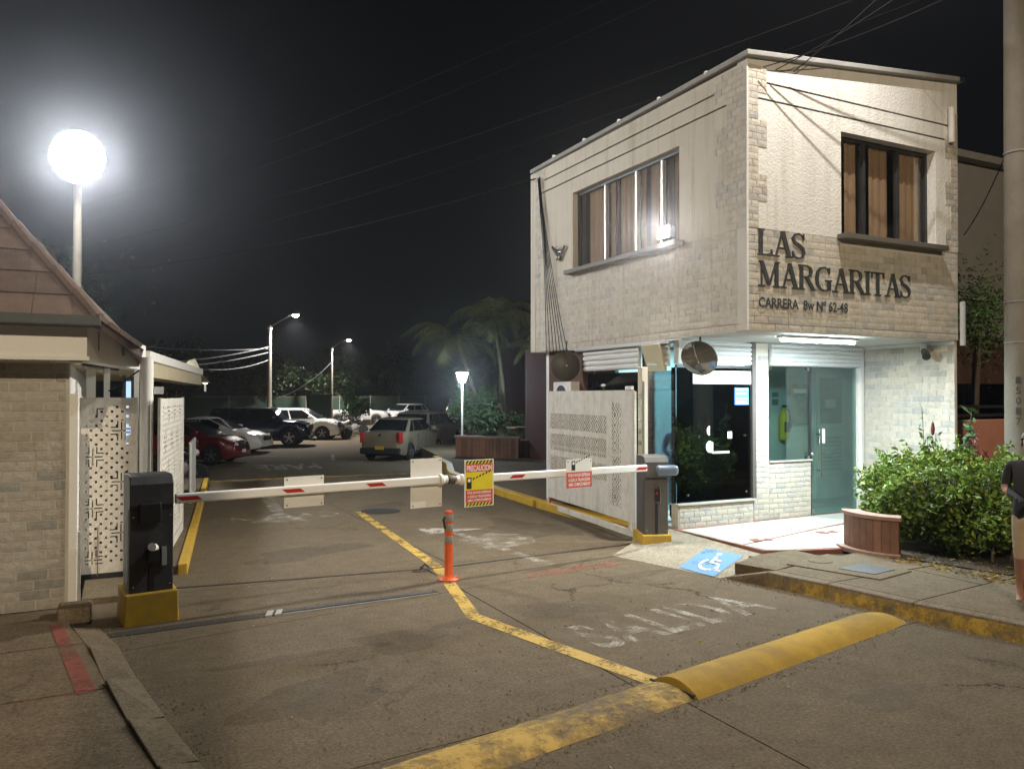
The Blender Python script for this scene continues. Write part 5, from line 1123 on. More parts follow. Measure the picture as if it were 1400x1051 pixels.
def lot_lamp(base, h, arm, label, power):
    t = thing('street_lamp', label, 'street lamp', (*base, ZL), group='lamps over the car park')
    MB().tube([(0,0,0),(0,0,h)], [.14,.10], 12).build('pole', 'pole_concrete', t, smooth=True)
    a = Vector(arm); MB().tube([(0,0,h-.1), a*.5+Vector((0,0,h+.25)), a+Vector((0,0,h+.55))], .035, 8).build('arm', 'pole_concrete', t, smooth=True)
    d = a.normalized(); tip = a+Vector((0,0,h+.6))+d*.2
    MB().lathe([(.0,-.12),(.12,-.10),(.20,-.02),(.18,.05),(.0,.09)], tuple(tip), (0,0,1), 14).build('head', 'coping', t, smooth=True)
    MB().ball(tuple(tip+Vector((0,0,-.06))), (.17,.17,.12), 12, 8).build('lens', emit('lot_glow', (1,.97,.9), 60), t, smooth=True)
    l = bpy.data.lights.new('lot_lamp_light', 'SPOT'); l.energy = power; l.color = C_NEUT; l.spot_size = R(150); l.spot_blend = .5; l.shadow_soft_size = .15
    o = bpy.data.objects.new('lamp_light', l); link(o, t); o.location = tip+Vector((0,0,-.25)); 
    MB().lathe([(.15,h-.22),(.15,h-.12)], n=12).build('collar', 'coping', t)
lot_lamp((7.24,43.3), 6.05, (1.05,-.55,0), 'nearer lamp post lighting the row of parked cars', P_LOT); lot_lamp((14.56,59.8), 6.0, (1.0,-.5,0), 'farther lamp post by the small tree at the back of the lot', P_LOT)
for k, (dz, sg_, en_) in enumerate(((4.6,.9,(-6,36,4.2)),(4.3,1.0,(-7,37,4.2)),(4.5,.5,(-5,40,5.2)),(3.9,.6,(1.5,41,3.9)))):
    wire((7.2,43.25,dz+ZL+.3), en_, sg_, ('pale slack wire hanging left from the nearer lot lamp, upper', 'pale slack wire hanging left from the nearer lot lamp, lowest sweep', 'faint high wire left of the nearer lot lamp', 'short looping wire left of the nearer lot lamp')[k], .022, 'cable_grey')
wire((14.5,59.7,4.5), (10.5,60,1.8), .4, 'guy wire slanting from the farther lot lamp', .025, 'cable_grey')
gd_ = thing('garden_lamp', 'garden lamp with glowing cone shade among the shrubs', 'garden lamp', (10.55,24.91,.1))
MB().tube([(0,0,0),(0,0,2.35)], [.04,.03], 10).build('pole', 'white_metal', gd_, smooth=True)
MB().lathe([(.05,2.34),(.10,2.36),(.21,2.68),(.0,2.69)], n=20).build('shade', emit('garden_glow', (.80,.93,1), 22), gd_, smooth=True); MB().lathe([(.225,2.685),(.23,2.70),(.05,2.74),(.0,2.74)], n=20).build('cap', 'white_metal', gd_, smooth=True)
l = bpy.data.lights.new('garden_lamp_light', 'POINT'); l.energy = P_GARDEN; l.color = (.75,.92,1); l.shadow_soft_size = .2
o = bpy.data.objects.new('lamp_light', l); link(o, gd_); o.location = (-.15,-.35,2.45)
fl2 = thing('canopy_lamp', 'tiny lit lamp at the far tip of the lodge canopy', 'lamp', (1.75,18.75,2.30))
MB().ball((0,0,0), (.07,.07,.035), 10, 6).build('bulb', emit('canopy_glow', (1,.9,.7), 8), fl2, smooth=True); MB().box(-.02,.02,-.02,.02,-.2,-.03).build('stem', 'white_metal', fl2); MB().box(-.35,.03,-.03,.03,-.03,.0).build('bracket', 'canopy_tan', fl2)

# ================================================================== CARS
mat('paint_red', (.16,.012,.014), .3, .04, 3, coat=.8); mat('paint_white', (.80,.79,.76), .3, .03, 3, coat=.7); mat('paint_navy', (.012,.018,.04), .25, .04, 3, coat=.8)
mat('paint_champagne', (.34,.30,.22), .3, .03, 3, metal=.35, coat=.6); mat('paint_silver', (.58,.55,.50), .3, .03, 3, metal=.4, coat=.6); mat('paint_black', (.012,.012,.014), .3, .05, 3, coat=.7); mat('paint_white2', (.74,.74,.73), .3, .03, 3, coat=.7)
mat('car_glass', (.012,.014,.016), .06, .05, 3, spec=.7); mat('trim_black', (.025,.025,.027), .6, .1, 6); mat('lamp_clear', (.75,.75,.72), .15, .03, 5, spec=.8); mat('lamp_red', (.42,.02,.02), .2, .05, 5, spec=.8)
mat('plate_yellow', (.70,.50,.05), .5, .04, 5); mat('rim_alloy', (.45,.45,.45), .3, .05, 5, metal=.8)
_wheel = {}
def wheel_meshes(r, w):
    if (r, w) in _wheel: return _wheel[(r, w)]
    ty = MB().lathe([(r*.62,-w/2),(r*.9,-w/2),(r*.985,-w*.36),(r,-w*.2),(r,w*.2),(r*.985,w*.36),(r*.9,w/2),(r*.62,w/2),(r*.60,0),(r*.62,-w/2)], axis=(0,1,0), n=26, caps=False)
    a = ty.build('tyre', 'rubber', None, smooth=True)
    rm = MB().lathe([(r*.60,-w*.40),(r*.64,-w*.46),(r*.64,w*.46),(r*.60,w*.40)], axis=(0,1,0), n=22, caps=False)
    for s_ in (-1,1): rm.lathe([(.07,s_*w*.40),(.06,s_*w*.47),(.0,s_*w*.475)], axis=(0,1,0), n=10)
    for k in range(5):
        an = R(72*k+18); u = Vector((math.cos(an),0,math.sin(an))); v_ = Vector((-math.sin(an),0,math.cos(an)))
        for s in (-1, 1): rm.obox(u*r*.33+Vector((0,s*w*.42,0)), u, v_, (0,1,0), r*.30, r*.075, .012)
    b_ = rm.build('rim', 'rim_alloy', None, smooth=False)
    hb_ = MB().lathe([(r*.58,-w*.22),(r*.58,w*.22)], axis=(0,1,0), n=18).build('brake', 'trim_black', None)
    ms = (a.data, b_.data, hb_.data)
    for o in (a, b_, hb_): bpy.data.objects.remove(o)
    _wheel[(r, w)] = ms; return ms
def car(name, label, cat, loc, heading, paint, K, group='vehicles in the car park', lower=None, plate='sign_white'):
    t = thing(name, label, cat, loc, heading, group)
    L_, W_, H_ = K['L'], K['W'], K['H']; r = K['r']; fx, rx = L_/2-K['fo'], -L_/2+K['ro']; clr = K.get('clr', .2); top = K['top']; Ra = r*1.13
    def ztop(x):
        for i in range(len(top)-1):
            if top[i][0] <= x <= top[i+1][0]:
                u = (x-top[i][0])/(top[i+1][0]-top[i][0]); u = u*u*(3-2*u)*.5+u*.5; return top[i][1]+(top[i+1][1]-top[i][1])*u
        return top[-1][1]
    xs = sorted(set([-L_/2+L_*i/56 for i in range(57)]+[-L_/2+.02,-L_/2+.06,L_/2-.02,L_/2-.06]+[c+Ra*k for c in (fx, rx) for k in (-1.001,-.97,.97,1.001)])); V = []; m = 13
    for x in xs:
        e = abs(x)/(L_/2); tp = max(0, (e-.72)/.28); hw = W_/2*(1-.20*tp**2.2); zt = ztop(x); zb = clr+(.10*tp**2)
        for c in (fx, rx):
            if abs(x-c) < Ra: zb = max(zb, r+math.sqrt(Ra*Ra-(x-c)**2)-.02)
        endk = 1-max(0, (e-.985)/.015)*.12
        sec = [(0,0),(.60,0),(.93,.0),(.975,.14),(1.0,.42),(.995,.62),(.965,.86),(.90,.965),(.78,1.0)]
        ring = [(hw*a*endk, zb+(zt-zb)*b_) for (a, b_) in sec]
        crown = K.get('crown', .035)
        ring += [(hw*.45*endk, zt+crown*.7), (0, zt+crown)]
        full = ring+[(-a, b_) for (a, b_) in ring[-2:0:-1]]
        V += [(x, a, b_) for (a, b_) in full]; m = len(full)
    n = len(xs); F = [(i*m+j, (i+1)*m+j, (i+1)*m+(j+1)%m, i*m+(j+1)%m) for i in range(n-1) for j in range(m)]+[tuple(range(m)), tuple((n-1)*m+j for j in range(m))[::-1]]
    MB().add(V, F).build('body', paint, t, smooth=True)
    # dark lower cladding / sills
    g = K['gh']; zb_, wb, wr = g['belt'], W_/2*.93, W_/2*g.get('wr', .70)
    def SP(u, k, side, out=0.):      # greenhouse side: u rear..front, k belt..roof
        x = (g['rb']*(1-u)+g['fb']*u)*(1-k)+(g['rt']*(1-u)+g['ft']*u)*k
        return Vector((x, side*((wb*(1-k)+wr*k)+out), zb_*(1-k)+(H_-.05)*k))
    c = [SP(0,-.06,1),SP(1,-.06,1),SP(1,-.06,-1),SP(0,-.06,-1),SP(0,1,1),SP(1,1,1),SP(1,1,-1),SP(0,1,-1)]
    mb = MB().add(c, [(0,1,5,4),(1,2,6,5),(2,3,7,6),(3,0,4,7)])
    cx = (g['rt']+g['ft'])/2
    mb.add([SP(0,1,1),SP(1,1,1),SP(1,1,-1),SP(0,1,-1),(g['rt']+.25,wr*.6,H_-.004),(g['ft']-.25,wr*.6,H_-.004),(g['ft']-.25,-wr*.6,H_-.004),(g['rt']+.25,-wr*.6,H_-.004)], [(0,1,5,4),(1,2,6,5),(2,3,7,6),(3,0,4,7),(4,5,6,7)])
    mb.build('roof', K.get('roofm', paint), t, bevel=.035, seg=2, smooth=True)
    def quad(name, P4, m_, out):
        a, b_, cc, dd = P4; nn = (b_-a).cross(dd-a).normalized()*out; return MB().add([a+nn,b_+nn,cc+nn,dd+nn,a-nn*.5,b_-nn*.5,cc-nn*.5,dd-nn*.5], [(0,1,2,3),(0,4,5,1),(1,5,6,2),(2,6,7,3),(3,7,4,0)]).build(name, m_, t)
    for side in (-1, 1):
        wins = g['win']
        for (u0, u1, v0, v1) in wins:
            P4 = [SP(u0,.08,side),SP(u1,.08,side),SP(v1,.88,side),SP(v0,.88,side)]
            if side > 0: P4 = P4[::-1]
            quad('side_window', P4, 'car_glass', .012 if True else 0)
        for u_ in g.get('doors', (.5,)):
            x = g['rb']*(1-u_)+g['fb']*u_; MB().obox((x, side*(W_/2*.995), (clr+zb_)/2+.06), (1,0,0), (0,0,1), (0,1,0), .006, (zb_-clr)/2-.12, .008).build('door_seam', 'trim_black', t)
            MB().obox((x+.16, side*(W_/2*.985), zb_-.13), (1,0,0), (0,0,1), (0,1,0), .10, .018, .02).build('door_handle', K.get('handle', paint), t, bevel=.008)
        MB().obox((g['fb']-.38, side*(W_/2+.07), zb_+.09), (1,0,0), (0,0,1), (0,1,0), .10, .075, .10).build('mirror', K.get('mirr', paint), t, bevel=.04, seg=3)
        MB().obox(((fx+rx)/2, side*(W_/2*.955), clr+.07), (1,0,0), (0,0,1), (0,1,0), (fx-rx)/2-Ra-.02, .07, .035).build('sill', 'trim_black', t, bevel=.02)
        hl = MB(); zf = K['hlz']; hl.add([(L_/2-.05,side*W_/2*.42,zf-.02),(L_/2-.10,side*W_/2*.78,zf-.01),(L_/2-.40,side*W_/2*.93,zf+.07),(L_/2-.42,side*W_/2*.90,zf+.11),(L_/2-.20,side*W_/2*.70,zf+.13),(L_/2-.10,side*W_/2*.45,zf+.08)], [(0,1,2,3,4,5) if side < 0 else (5,4,3,2,1,0)])
        V_ = [Vector(p) for p in hl.v]; cc = sum(V_, Vector())/6; dirn = Vector((.75,side*.6,.25)).normalized()
        MB().add([p+dirn*.035 for p in V_]+[p-dirn*.12 for p in V_], [tuple(range(6)), tuple(range(6,12))[::-1]]+[(i,(i+1)%6,6+(i+1)%6,6+i) for i in range(6)]).build('headlight', 'lamp_clear', t, bevel=.012)
        tz = K['tlz']; th = K.get('tlh', .17); MB().obox((-L_/2+.10, side*W_/2*K.get('tlw', .82), tz), (.95,side*.3,0), (0,0,1), (side*.3,-.95,0), .10, th, W_*K.get('tls', .055)).build('tail_light', 'lamp_red', t, bevel=.03, seg=3)
    # screens
    f4 = [SP(1,.05,1)*1,SP(1,.05,-1),SP(1,.93,-1),SP(1,.93,1)]; f4 = [Vector((p.x,p.y*.94,p.z)) for p in f4]; quad('windscreen', [f4[1],f4[0],f4[3],f4[2]], 'car_glass', .012)
    r4 = [SP(0,.10,1),SP(0,.10,-1),SP(0,.90,-1),SP(0,.90,1)]; r4 = [Vector((p.x,p.y*.90,p.z)) for p in r4]; quad('rear_window', r4, 'car_glass', .012)
    MB().obox((L_/2-.03,0,K['hlz']-.02), (0,1,0), (0,0,1), (1,0,0), W_*.23, .10*K.get('gr', 1), .035).build('grille', 'trim_black', t, bevel=.02)
    MB().obox((L_/2-.06,0,clr+.14), (0,1,0), (0,0,1), (1,0,0), W_*.38, .075, .05).build('front_bumper_intake', 'trim_black', t, bevel=.02)
    MB().obox((L_/2+.005,0,clr+.26), (0,1,0), (0,0,1), (1,0,0), .16, .055, .008).build('front_plate', plate, t)
    MB().obox((-L_/2+.03,0,clr+.17), (0,1,0), (0,0,1), (1,0,0), W_*.44, K.get('rbh', .11), .06).build('rear_bumper', lower or 'trim_black', t, bevel=.03, seg=3)
    pz = K.get('plz', clr+.28); MB().obox((-L_/2-.035,0,pz), (0,1,0), (0,0,1), (1,0,0), .17, .06, .008).build('rear_plate', 'plate_yellow', t)
    MB().lathe([(.045,0),(.05,.012),(.0,.014)], (-L_/2-.0,0,K['tlz']+.08), (-1,0,0), 12).build('badge', 'chrome', t); MB().lathe([(.045,0),(.05,.012),(.0,.014)], (L_/2+.005,0,K['hlz']+.02), (1,0,0), 12).build('badge', 'chrome', t)
    MB().box(rx-.5, fx+.5, -W_/2*.80, W_/2*.80, clr-.02, clr+.35).build('underbody', 'trim_black', t)
    ms = wheel_meshes(r, .21)
    for x in (fx, rx):
        for side in (-1, 1):
            w_ = bpy.data.objects.new('wheel', None); link(w_, t); w_.location = (x, side*(W_/2-.115), r)
            for nm, me in zip(('tyre','rim','brake_disc'), ms): o = bpy.data.objects.new(nm, me); link(o, w_)
    return t
SEDAN = dict(L=4.3,W=1.74,H=1.52,r=.31,fo=.80,ro=.82,clr=.19,top=[(-2.15,.60),(-2.10,.98),(-1.65,1.04),(-1.15,1.03),(.85,1.0),(1.55,.93),(2.0,.78),(2.15,.50)],hlz=.66,tlz=.83,tlh=.19,tls=.05,
    gh=dict(belt=.99,rb=-1.62,fb=1.02,rt=-.95,ft=.18,wr=.73,win=[(.07,.22,.06,.16),(.25,.56,.20,.57),(.585,.93,.60,.95)],doors=(.33,.60)))
SEDAN2 = dict(L=4.6,W=1.80,H=1.45,r=.33,fo=.88,ro=.98,clr=.16,top=[(-2.3,.58),(-2.25,.95),(-1.8,1.02),(-1.3,.99),(.9,.95),(1.6,.86),(2.15,.70),(2.3,.45)],hlz=.62,tlz=.80,tlh=.07,
    gh=dict(belt=.94,rb=-1.75,fb=1.15,rt=-.75,ft=.05,wr=.68,win=[(.06,.2,.06,.16),(.23,.55,.20,.57),(.58,.94,.60,.95)],doors=(.32,.60)))
HATCH = dict(L=4.0,W=1.72,H=1.48,r=.31,fo=.80,ro=.68,clr=.17,top=[(-2.0,.58),(-1.97,.9),(-1.7,.98),(.75,.97),(1.4,.92),(1.88,.74),(2.0,.46)],hlz=.64,tlz=.85,
    gh=dict(belt=.96,rb=-1.82,fb=1.05,rt=-1.25,ft=.1,wr=.70,win=[(.06,.20,.05,.16),(.23,.54,.2,.56),(.57,.94,.6,.95)],doors=(.30,.58)))
SUV = dict(L=4.5,W=1.86,H=1.66,r=.36,fo=.88,ro=.90,clr=.22,top=[(-2.25,.62),(-2.22,1.0),(-2.0,1.10),(.85,1.09),(1.6,1.05),(2.1,.88),(2.25,.55)],hlz=.80,tlz=.98,tlh=.08,tls=.10,tlw=.74,gr=.8,
    gh=dict(belt=1.08,rb=-2.12,fb=1.15,rt=-1.55,ft=.25,wr=.72,win=[(.05,.20,.05,.17),(.23,.55,.2,.57),(.58,.95,.6,.96)],doors=(.30,.58)))
BIGSUV = dict(L=4.6,W=1.86,H=1.78,r=.40,fo=.86,ro=.95,clr=.27,top=[(-2.3,.65),(-2.28,1.1),(-2.15,1.2),(.8,1.19),(1.7,1.15),(2.15,1.02),(2.3,.62)],hlz=.88,tlz=1.08,gr=1.3,
    gh=dict(belt=1.18,rb=-2.22,fb=1.12,rt=-2.0,ft=.55,wr=.78,win=[(.04,.28,.04,.29),(.31,.58,.31,.59),(.61,.95,.62,.97)],doors=(.32,.60)))
PICK = dict(L=5.2,W=1.84,H=1.78,r=.38,fo=.95,ro=1.2,clr=.3,top=[(-2.6,.7),(-2.58,1.1),(-2.4,1.15),(.95,1.15),(1.9,1.1),(2.45,.95),(2.6,.6)],hlz=.86,tlz=.95,
    gh=dict(belt=1.13,rb=-.75,fb=1.35,rt=-.65,ft=.5,wr=.76,win=[(.05,.47,.04,.47),(.53,.94,.53,.95)],doors=(.5,)))
car('parked_hatchback', 'dark red hatchback parked nose out beside the open gate leaf', 'car', (2.15,29.35,ZL), R(-28), 'paint_red', HATCH)
car('parked_sedan', 'white sedan parked behind the red hatchback', 'car', (3.5,34.4,ZL), R(-28), 'paint_white', SEDAN2)
car('parked_suv', 'large dark navy off-roader parked between the white sedan and white crossover', 'suv', (6.0,38.0,ZL), R(-22), 'paint_navy', BIGSUV)
car('parked_suv', 'white crossover parked nose out beyond the navy off-roader', 'suv', (8.75,42.6,ZL), R(-28), 'paint_white', SUV)
car('parked_sedan', 'champagne sedan seen from behind near the yellow line', 'car', (9.75,28.55,ZL), R(47), 'paint_champagne', SEDAN)
car('parked_suv', 'silver crossover parked just ahead of the champagne sedan', 'suv', (11.9,31.9,ZL), R(48), 'paint_silver', SUV)
car('parked_pickup', 'white pickup far behind the motorcycles', 'pickup', (17.2,62.0,ZL), R(-25), 'paint_white2', PICK); car('parked_suv', 'pale small crossover at the back of the lot beside the pickup', 'suv', (21.2,62.2,ZL), R(-150), 'paint_white2', SUV)
car('parked_suv', 'silver-roofed vehicle far behind the silver crossover', 'suv', (24.8,58.0,ZL), R(50), 'paint_silver', BIGSUV); car('parked_sedan', 'black sedan in the shade behind the garden lamp', 'car', (16.2,36.0,ZL), R(50), 'paint_black', SEDAN2)
def motorcycle(loc, heading, label):
    t = thing('motorcycle', label, 'motorcycle', loc, heading, 'motorcycles in the car park')
    for x in (.65,-.65): 
        w_ = bpy.data.objects.new('wheel', None); link(w_, t); w_.location = (x,0,.30)
        MB().lathe([(.22,-.045),(.28,-.05),(.30,0),(.28,.05),(.22,.045)], axis=(0,1,0), n=20).build('tyre', 'rubber', w_, smooth=True); MB().lathe([(.22,-.02),(.22,.02)], axis=(0,1,0), n=14).build('rim', 'rim_alloy', w_)
    f = MB(); f.tube([(.65,.06,.3),(.45,.06,.85)], .022, 6).tube([(.65,-.06,.3),(.45,-.06,.85)], .022, 6).tube([(.45,0,.8),(.1,0,.45),(-.3,0,.45),(-.65,0,.3)], .03, 6); f.build('frame', 'steel', t)
    MB().ball((.15,0,.45), (.24,.13,.2), 10, 8).build('engine', 'coping', t, smooth=True); MB().ball((.18,0,.82), (.26,.14,.14), 12, 8).build('tank', 'paint_black', t, smooth=True)
    MB().box(-.65,.0,-.11,.11,.74,.83).build('seat', 'rubber', t, bevel=.035); MB().tube([(.42,.34,1.02),(.45,.12,.98),(.45,-.12,.98),(.42,-.34,1.02)], .016, 6).build('handlebar', 'chrome', t)
    MB().ball((.58,0,.86), (.08,.09,.09), 10, 8).build('headlight', 'lamp_clear', t, smooth=True); MB().tube([(.1,-.14,.3),(-.4,-.16,.34),(-.75,-.16,.45)], [.03,.045,.05], 8).build('exhaust', 'chrome', t); MB().obox((-.72,0,.66), (1,0,.4), (0,1,0), (0,0,1), .16, .07, .015).build('mudguard', 'paint_black', t)
    for s in (-1,1): MB().ball((.42,s*.3,1.14), (.02,.06,.04), 8, 6).build('mirror', 'chrome', t); MB().tube([(.42,s*.3,1.02),(.42,s*.3,1.13)], .008, 5).build('mirror_stem', 'chrome', t)
motorcycle((1.35,21.9,ZL), R(-38), 'black motorcycle half hidden by the railing next to the open gate leaf')
for k, (x, y, h_) in enumerate(((8.9,40.6,-40),(10.9,43.0,-60),(12.6,46.5,-30),(11.6,44.8,-75))):
    motorcycle((x if k else 10.2, y if k else 41.2, ZL), R(h_), ('dark motorcycle parked by the nose of the white crossover','dark motorcycle in the middle of the group by the small tree','last dark motorcycle under the small tree','dark motorcycle turned towards the drive in the group')[k])

# ================================================================== GARDEN ISLAND: planters, shrubs, palms
tp_ = thing('slatted_planter', 'long reddish planter with upright brick slats below the garden lamp', 'planter', (0,0,.12))
PA = [(9.42,22.72),(10.0,21.75),(10.75,21.05)]
for (a, b_) in zip(PA[:-1], PA[1:]):
    a, b_ = Vector((*a,0)), Vector((*b_,0)); v_ = b_-a; n = int(v_.length/.105); nn = Vector((-v_.y,v_.x,0)).normalized(); nn = nn if nn.y < 0 else -nn
    for k in range(n): MB().obox(a+v_*((k+.5)/n)+Vector((0,0,.30)), v_, (0,0,1), nn, v_.length/n/2-.005, .29, .035+.006*rnd.random()).build('brick', ('planter_red','planter_red2')[rnd.random() < .35], tp_)
    MB().obox((a+b_)/2-nn*.06+Vector((0,0,.62)), v_, (0,0,1), nn, v_.length/2+.03, .03, .12).build('cap', 'planter_top', tp_); MB().obox((a+b_)/2-nn*.08+Vector((0,0,.3)), v_, (0,0,1), nn, v_.length/2, .29, .06).build('core', 'joint_dark', tp_)
tp2 = thing('slatted_planter', 'shorter dark red planter set back beside the garden steps', 'planter', (0,0,.12))
for (p0, p1, h_) in (((10.85,21.4),(11.9,21.2),.5), ((12.15,20.6),(13.6,19.9),.62)):
    a, b_ = Vector((*p0,0)), Vector((*p1,0)); v_ = b_-a; n = int(v_.length/.11); nn = Vector((v_.y,-v_.x,0)).normalized()
    for k in range(n): MB().obox(a+v_*((k+.5)/n)+Vector((0,0,h_/2)), v_, (0,0,1), nn, v_.length/n/2-.005, h_/2, .035+.006*rnd.random()).build('brick', ('planter_red','planter_red2')[rnd.random() < .4], tp2)
    MB().obox((a+b_)/2-nn*.05+Vector((0,0,h_+.025)), v_, (0,0,1), nn, v_.length/2+.02, .025, .10).build('cap', 'planter_top', tp2); MB().obox((a+b_)/2-nn*.07+Vector((0,0,h_/2)), v_, (0,0,1), nn, v_.length/2, h_/2, .05).build('core', 'joint_dark', tp2)
st_ = thing('garden_steps', 'low concrete steps between the two garden planters', 'steps', (12.3,21.0,.12))
for k in range(3): MB().box(-.45+.12*k,.35+.1*k,-.1+.28*k,.5+.28*k,.14*k-.02,.14*(k+1)).build('step', 'kerb_concrete', st_, bevel=.01)
tb_ = thing('garden_table', 'pale stone table among the planter shrubs', 'table', (12.3,23.2,.12))
MB().box(-.75,.75,-.35,.35,.80,.86).build('top', 'kerb_concrete', tb_, bevel=.01)
for s in (-.5,.5): MB().box(s-.08,s+.08,-.25,.25,0,.80).build('leg', 'kerb_concrete', tb_)
def bush(name, label, loc, rad, n, size, m, seed, cat='shrub', trunk=0, trunk_r=.08, droop=.0, clumps=9, lo=.0):
    t = thing(name, label, cat, loc); r = np.random.default_rng(seed); C_ = []
    for k in range(clumps):
        d = r.normal(size=3); d /= np.linalg.norm(d); C_.append(d*np.array(rad)*r.uniform(.25,.72)+np.array([0,0,trunk+rad[2]*.95]))
    C_ = np.array(C_); sc = np.array(rad)*.36
    def pf(rr, nn):
        p = rr.normal(size=(nn,3)); p /= np.linalg.norm(p,axis=1)[:,None]; p *= rr.uniform(.45,1.08,(nn,1)); return C_[rr.integers(0,clumps,nn)]+p*sc*rr.uniform(.8,1.25,(nn,1))
    leaf_obj('crown', [leaves(n, pf, size, .5, .2, seed+1, droop)], m, t)
    tr_ = MB(); tr_.tube([(0,0,-.05),(.03,0,trunk*.5+.1),(0,.02,trunk+rad[2]*.6)], [trunk_r*1.2,trunk_r,trunk_r*.6], 8)
    for k in range(min(7, clumps)): tr_.tube([(0,0,trunk*.75), tuple((C_[k]+np.array([0,0,trunk*.75]))*.5), tuple(C_[k])], [trunk_r*.6,trunk_r*.4,trunk_r*.15], 5)
    tr_.build('trunk', 'bark', t); return t
bush('shrub', 'big leafy shrub lit from beneath the garden lamp', (11.75,26.6,.1), (1.15,1.0,1.05), 2800, .17, 'leaf_mid', 31, trunk=.3)
bush('shrub', 'dark shrub right behind the garden lamp', (12.9,29.6,.1), (1.3,1.0,1.1), 2200, .17, 'leaf_mid', 32, trunk=.2)
for k, (x, y, s) in enumerate(((10.6,23.0,.55),(11.4,22.2,.5),(13.6,21.2,.6),(14.8,20.6,.7),(16.2,20.8,.7))):
    bush('shrub', ('small bush in the planter under the lamp post','small bush behind the right part of the long planter','round bush beyond the garden steps','dark bush half hidden behind the open gate','last dark bush behind the gate')[k], (x,y,.3), (s,s*.8,s*.75), 900, .11, 'leaf_mid', 40+k, trunk=.05, trunk_r=.03, clumps=6)
bush('clipped_hedge', 'low dark clipped hedge behind the planters', (13.2,26.2,.1), (2.6,.8,.75), 4200, .10, 'leaf_dark', 55, 'hedge', trunk=.0, trunk_r=.04, clumps=22)
bush('clipped_hedge', 'second low dark hedge nearer the gatehouse', (16.5,23.5,.1), (2.4,.8,.8), 3600, .10, 'leaf_dark', 56, 'hedge', trunk=.0, trunk_r=.04, clumps=20)
# shrine with pale arch
sh_ = thing('garden_shrine', 'small pale arched shrine among the palm stems', 'shrine', (12.55,26.2,.1)); sh_.scale = (.75,.75,.75)
arch = [(-.22,0),(-.24,.7),(-.12,1.15),(0,1.3),(.12,1.15),(.24,.7),(.22,0),(.15,0),(.16,.68),(.07,1.0),(0,1.12),(-.07,1.0),(-.16,.68),(-.15,0)]
na = len(arch); MB().add([(p[0],-.05,p[1]+.9) for p in arch]+[(p[0],.05,p[1]+.9) for p in arch], [(i,13-i,12-i,i+1) for i in range(6)]+[(na+i+1,na+12-i,na+13-i,na+i) for i in range(6)]+[(i,(i+1)%na,na+(i+1)%na,na+i) for i in range(na)]).build('arch', 'kerb_concrete', sh_)
MB().box(-.3,.3,-.2,.3,0,.9).build('plinth', 'kerb_concrete', sh_); MB().ball((.16,-.1,1.05), .12, 10, 8).build('urn', 'kerb_concrete', sh_, smooth=True)
def palm(loc, h, lean, nf, fl, label, seed, m='leaf_palm', dry=0):
    t = thing('palm', label, 'palm', loc, group='areca palms in the garden'); r = random.Random(seed); top = Vector((lean[0],lean[1],h))
    MB().tube([(0,0,0), (lean[0]*.25,lean[1]*.25,h*.5), tuple(top)], [.085,.07,.055], 8).build('trunk', 'palm_stem', t, smooth=True)
    mb = MB(); md = MB()
    for k in range(nf):
        a = 2*math.pi*k/nf+r.uniform(-.3,.3); el = R(r.uniform(35,80)); L_ = fl*r.uniform(.8,1.1); hd = Vector((math.cos(a),math.sin(a),0)); tgt = md if k < dry else mb
        P_ = []; n = 9
        for i in range(n+1):
            u = i/n; ang = el-u*R(105)*(1+.25*r.random()) if k >= dry else R(-20)-u*R(60); st = L_/n
            P_.append(top if i == 0 else P_[-1]+hd*math.cos(ang)*st+Vector((0,0,math.sin(ang)*st)))
        tgt.tube(P_, [.02-.0018*i for i in range(n+1)], 4)
        for i in range(2, n+1):
            for j in range(5):
                p = P_[i-1].lerp(P_[i], j/5); tg = (P_[i]-P_[i-1]).normalized(); sd = tg.cross(Vector((0,0,1)));  sd = sd.normalized() if sd.length > .01 else Vector((1,0,0))
                ll_ = fl*.30*math.sin(math.pi*min(.98,(i+j/5)/(n+1.2)))+.05
                for s in (-1,1):
                    d_ = (sd*s*.8+tg*.5+Vector((0,0,-.35-.2*r.random()))).normalized(); e_ = p+d_*ll_; w_ = tg*.022
                    tgt.add([p-w_, p+w_, e_], [(0,1,2)])
    mb.build('crown', m, t)
    if dry: md.build('dry_fronds', 'leaf_dry', t)
palm((13.2,26.9,.1), 4.7, (-.4,.2), 17, 2.2, 'tallest palm of the clump with wide arching fronds', 3); palm((12.4,27.4,.1), 3.9, (-.9,.2), 16, 2.5, 'palm leaning left over the garden lamp', 4)
palm((14.2,26.4,.1), 3.6, (.2,.1), 10, 1.7, 'palm with hanging yellow dry fronds', 5, dry=3); palm((15.0,27.2,.1), 4.4, (.5,.2), 15, 2.0, 'palm at the gatehouse end of the clump', 6); palm((13.7,28.4,.1), 5.2, (.1,.3), 16, 2.2, 'dark palm standing behind the clump', 7)
frw = thing('red_wall_house', 'dark red house wall behind the palms', 'house', (0,0,0)); MB().box(16.2,26,28.5,34,0,4.2).build('wall', 'far_red_wall', frw); MB().box(16.0,26.2,28.2,34,4.2,4.4).build('roof_edge', 'coping', frw); MB().box(17.5,18.6,28.44,28.5,1.2,2.6).build('window', 'glass_dark', frw); MB().tube([(16.6,28.4,0),(16.6,28.4,4.2)], .05, 8).build('drain_pipe', 'cable_grey', frw)
rw2 = thing('side_house', 'maroon wall with a pipe close behind the round mirror', 'house', (0,0,0)); MB().box(11.2,15,17.5,21.5,.1,3.4).build('wall', 'far_red_wall', rw2); MB().tube([(11.15,17.6,3.2),(11.15,17.6,1.9),(11.0,17.45,1.8),(11.0,17.45,.1)], .035, 8).build('pipe', 'cable_grey', rw2)

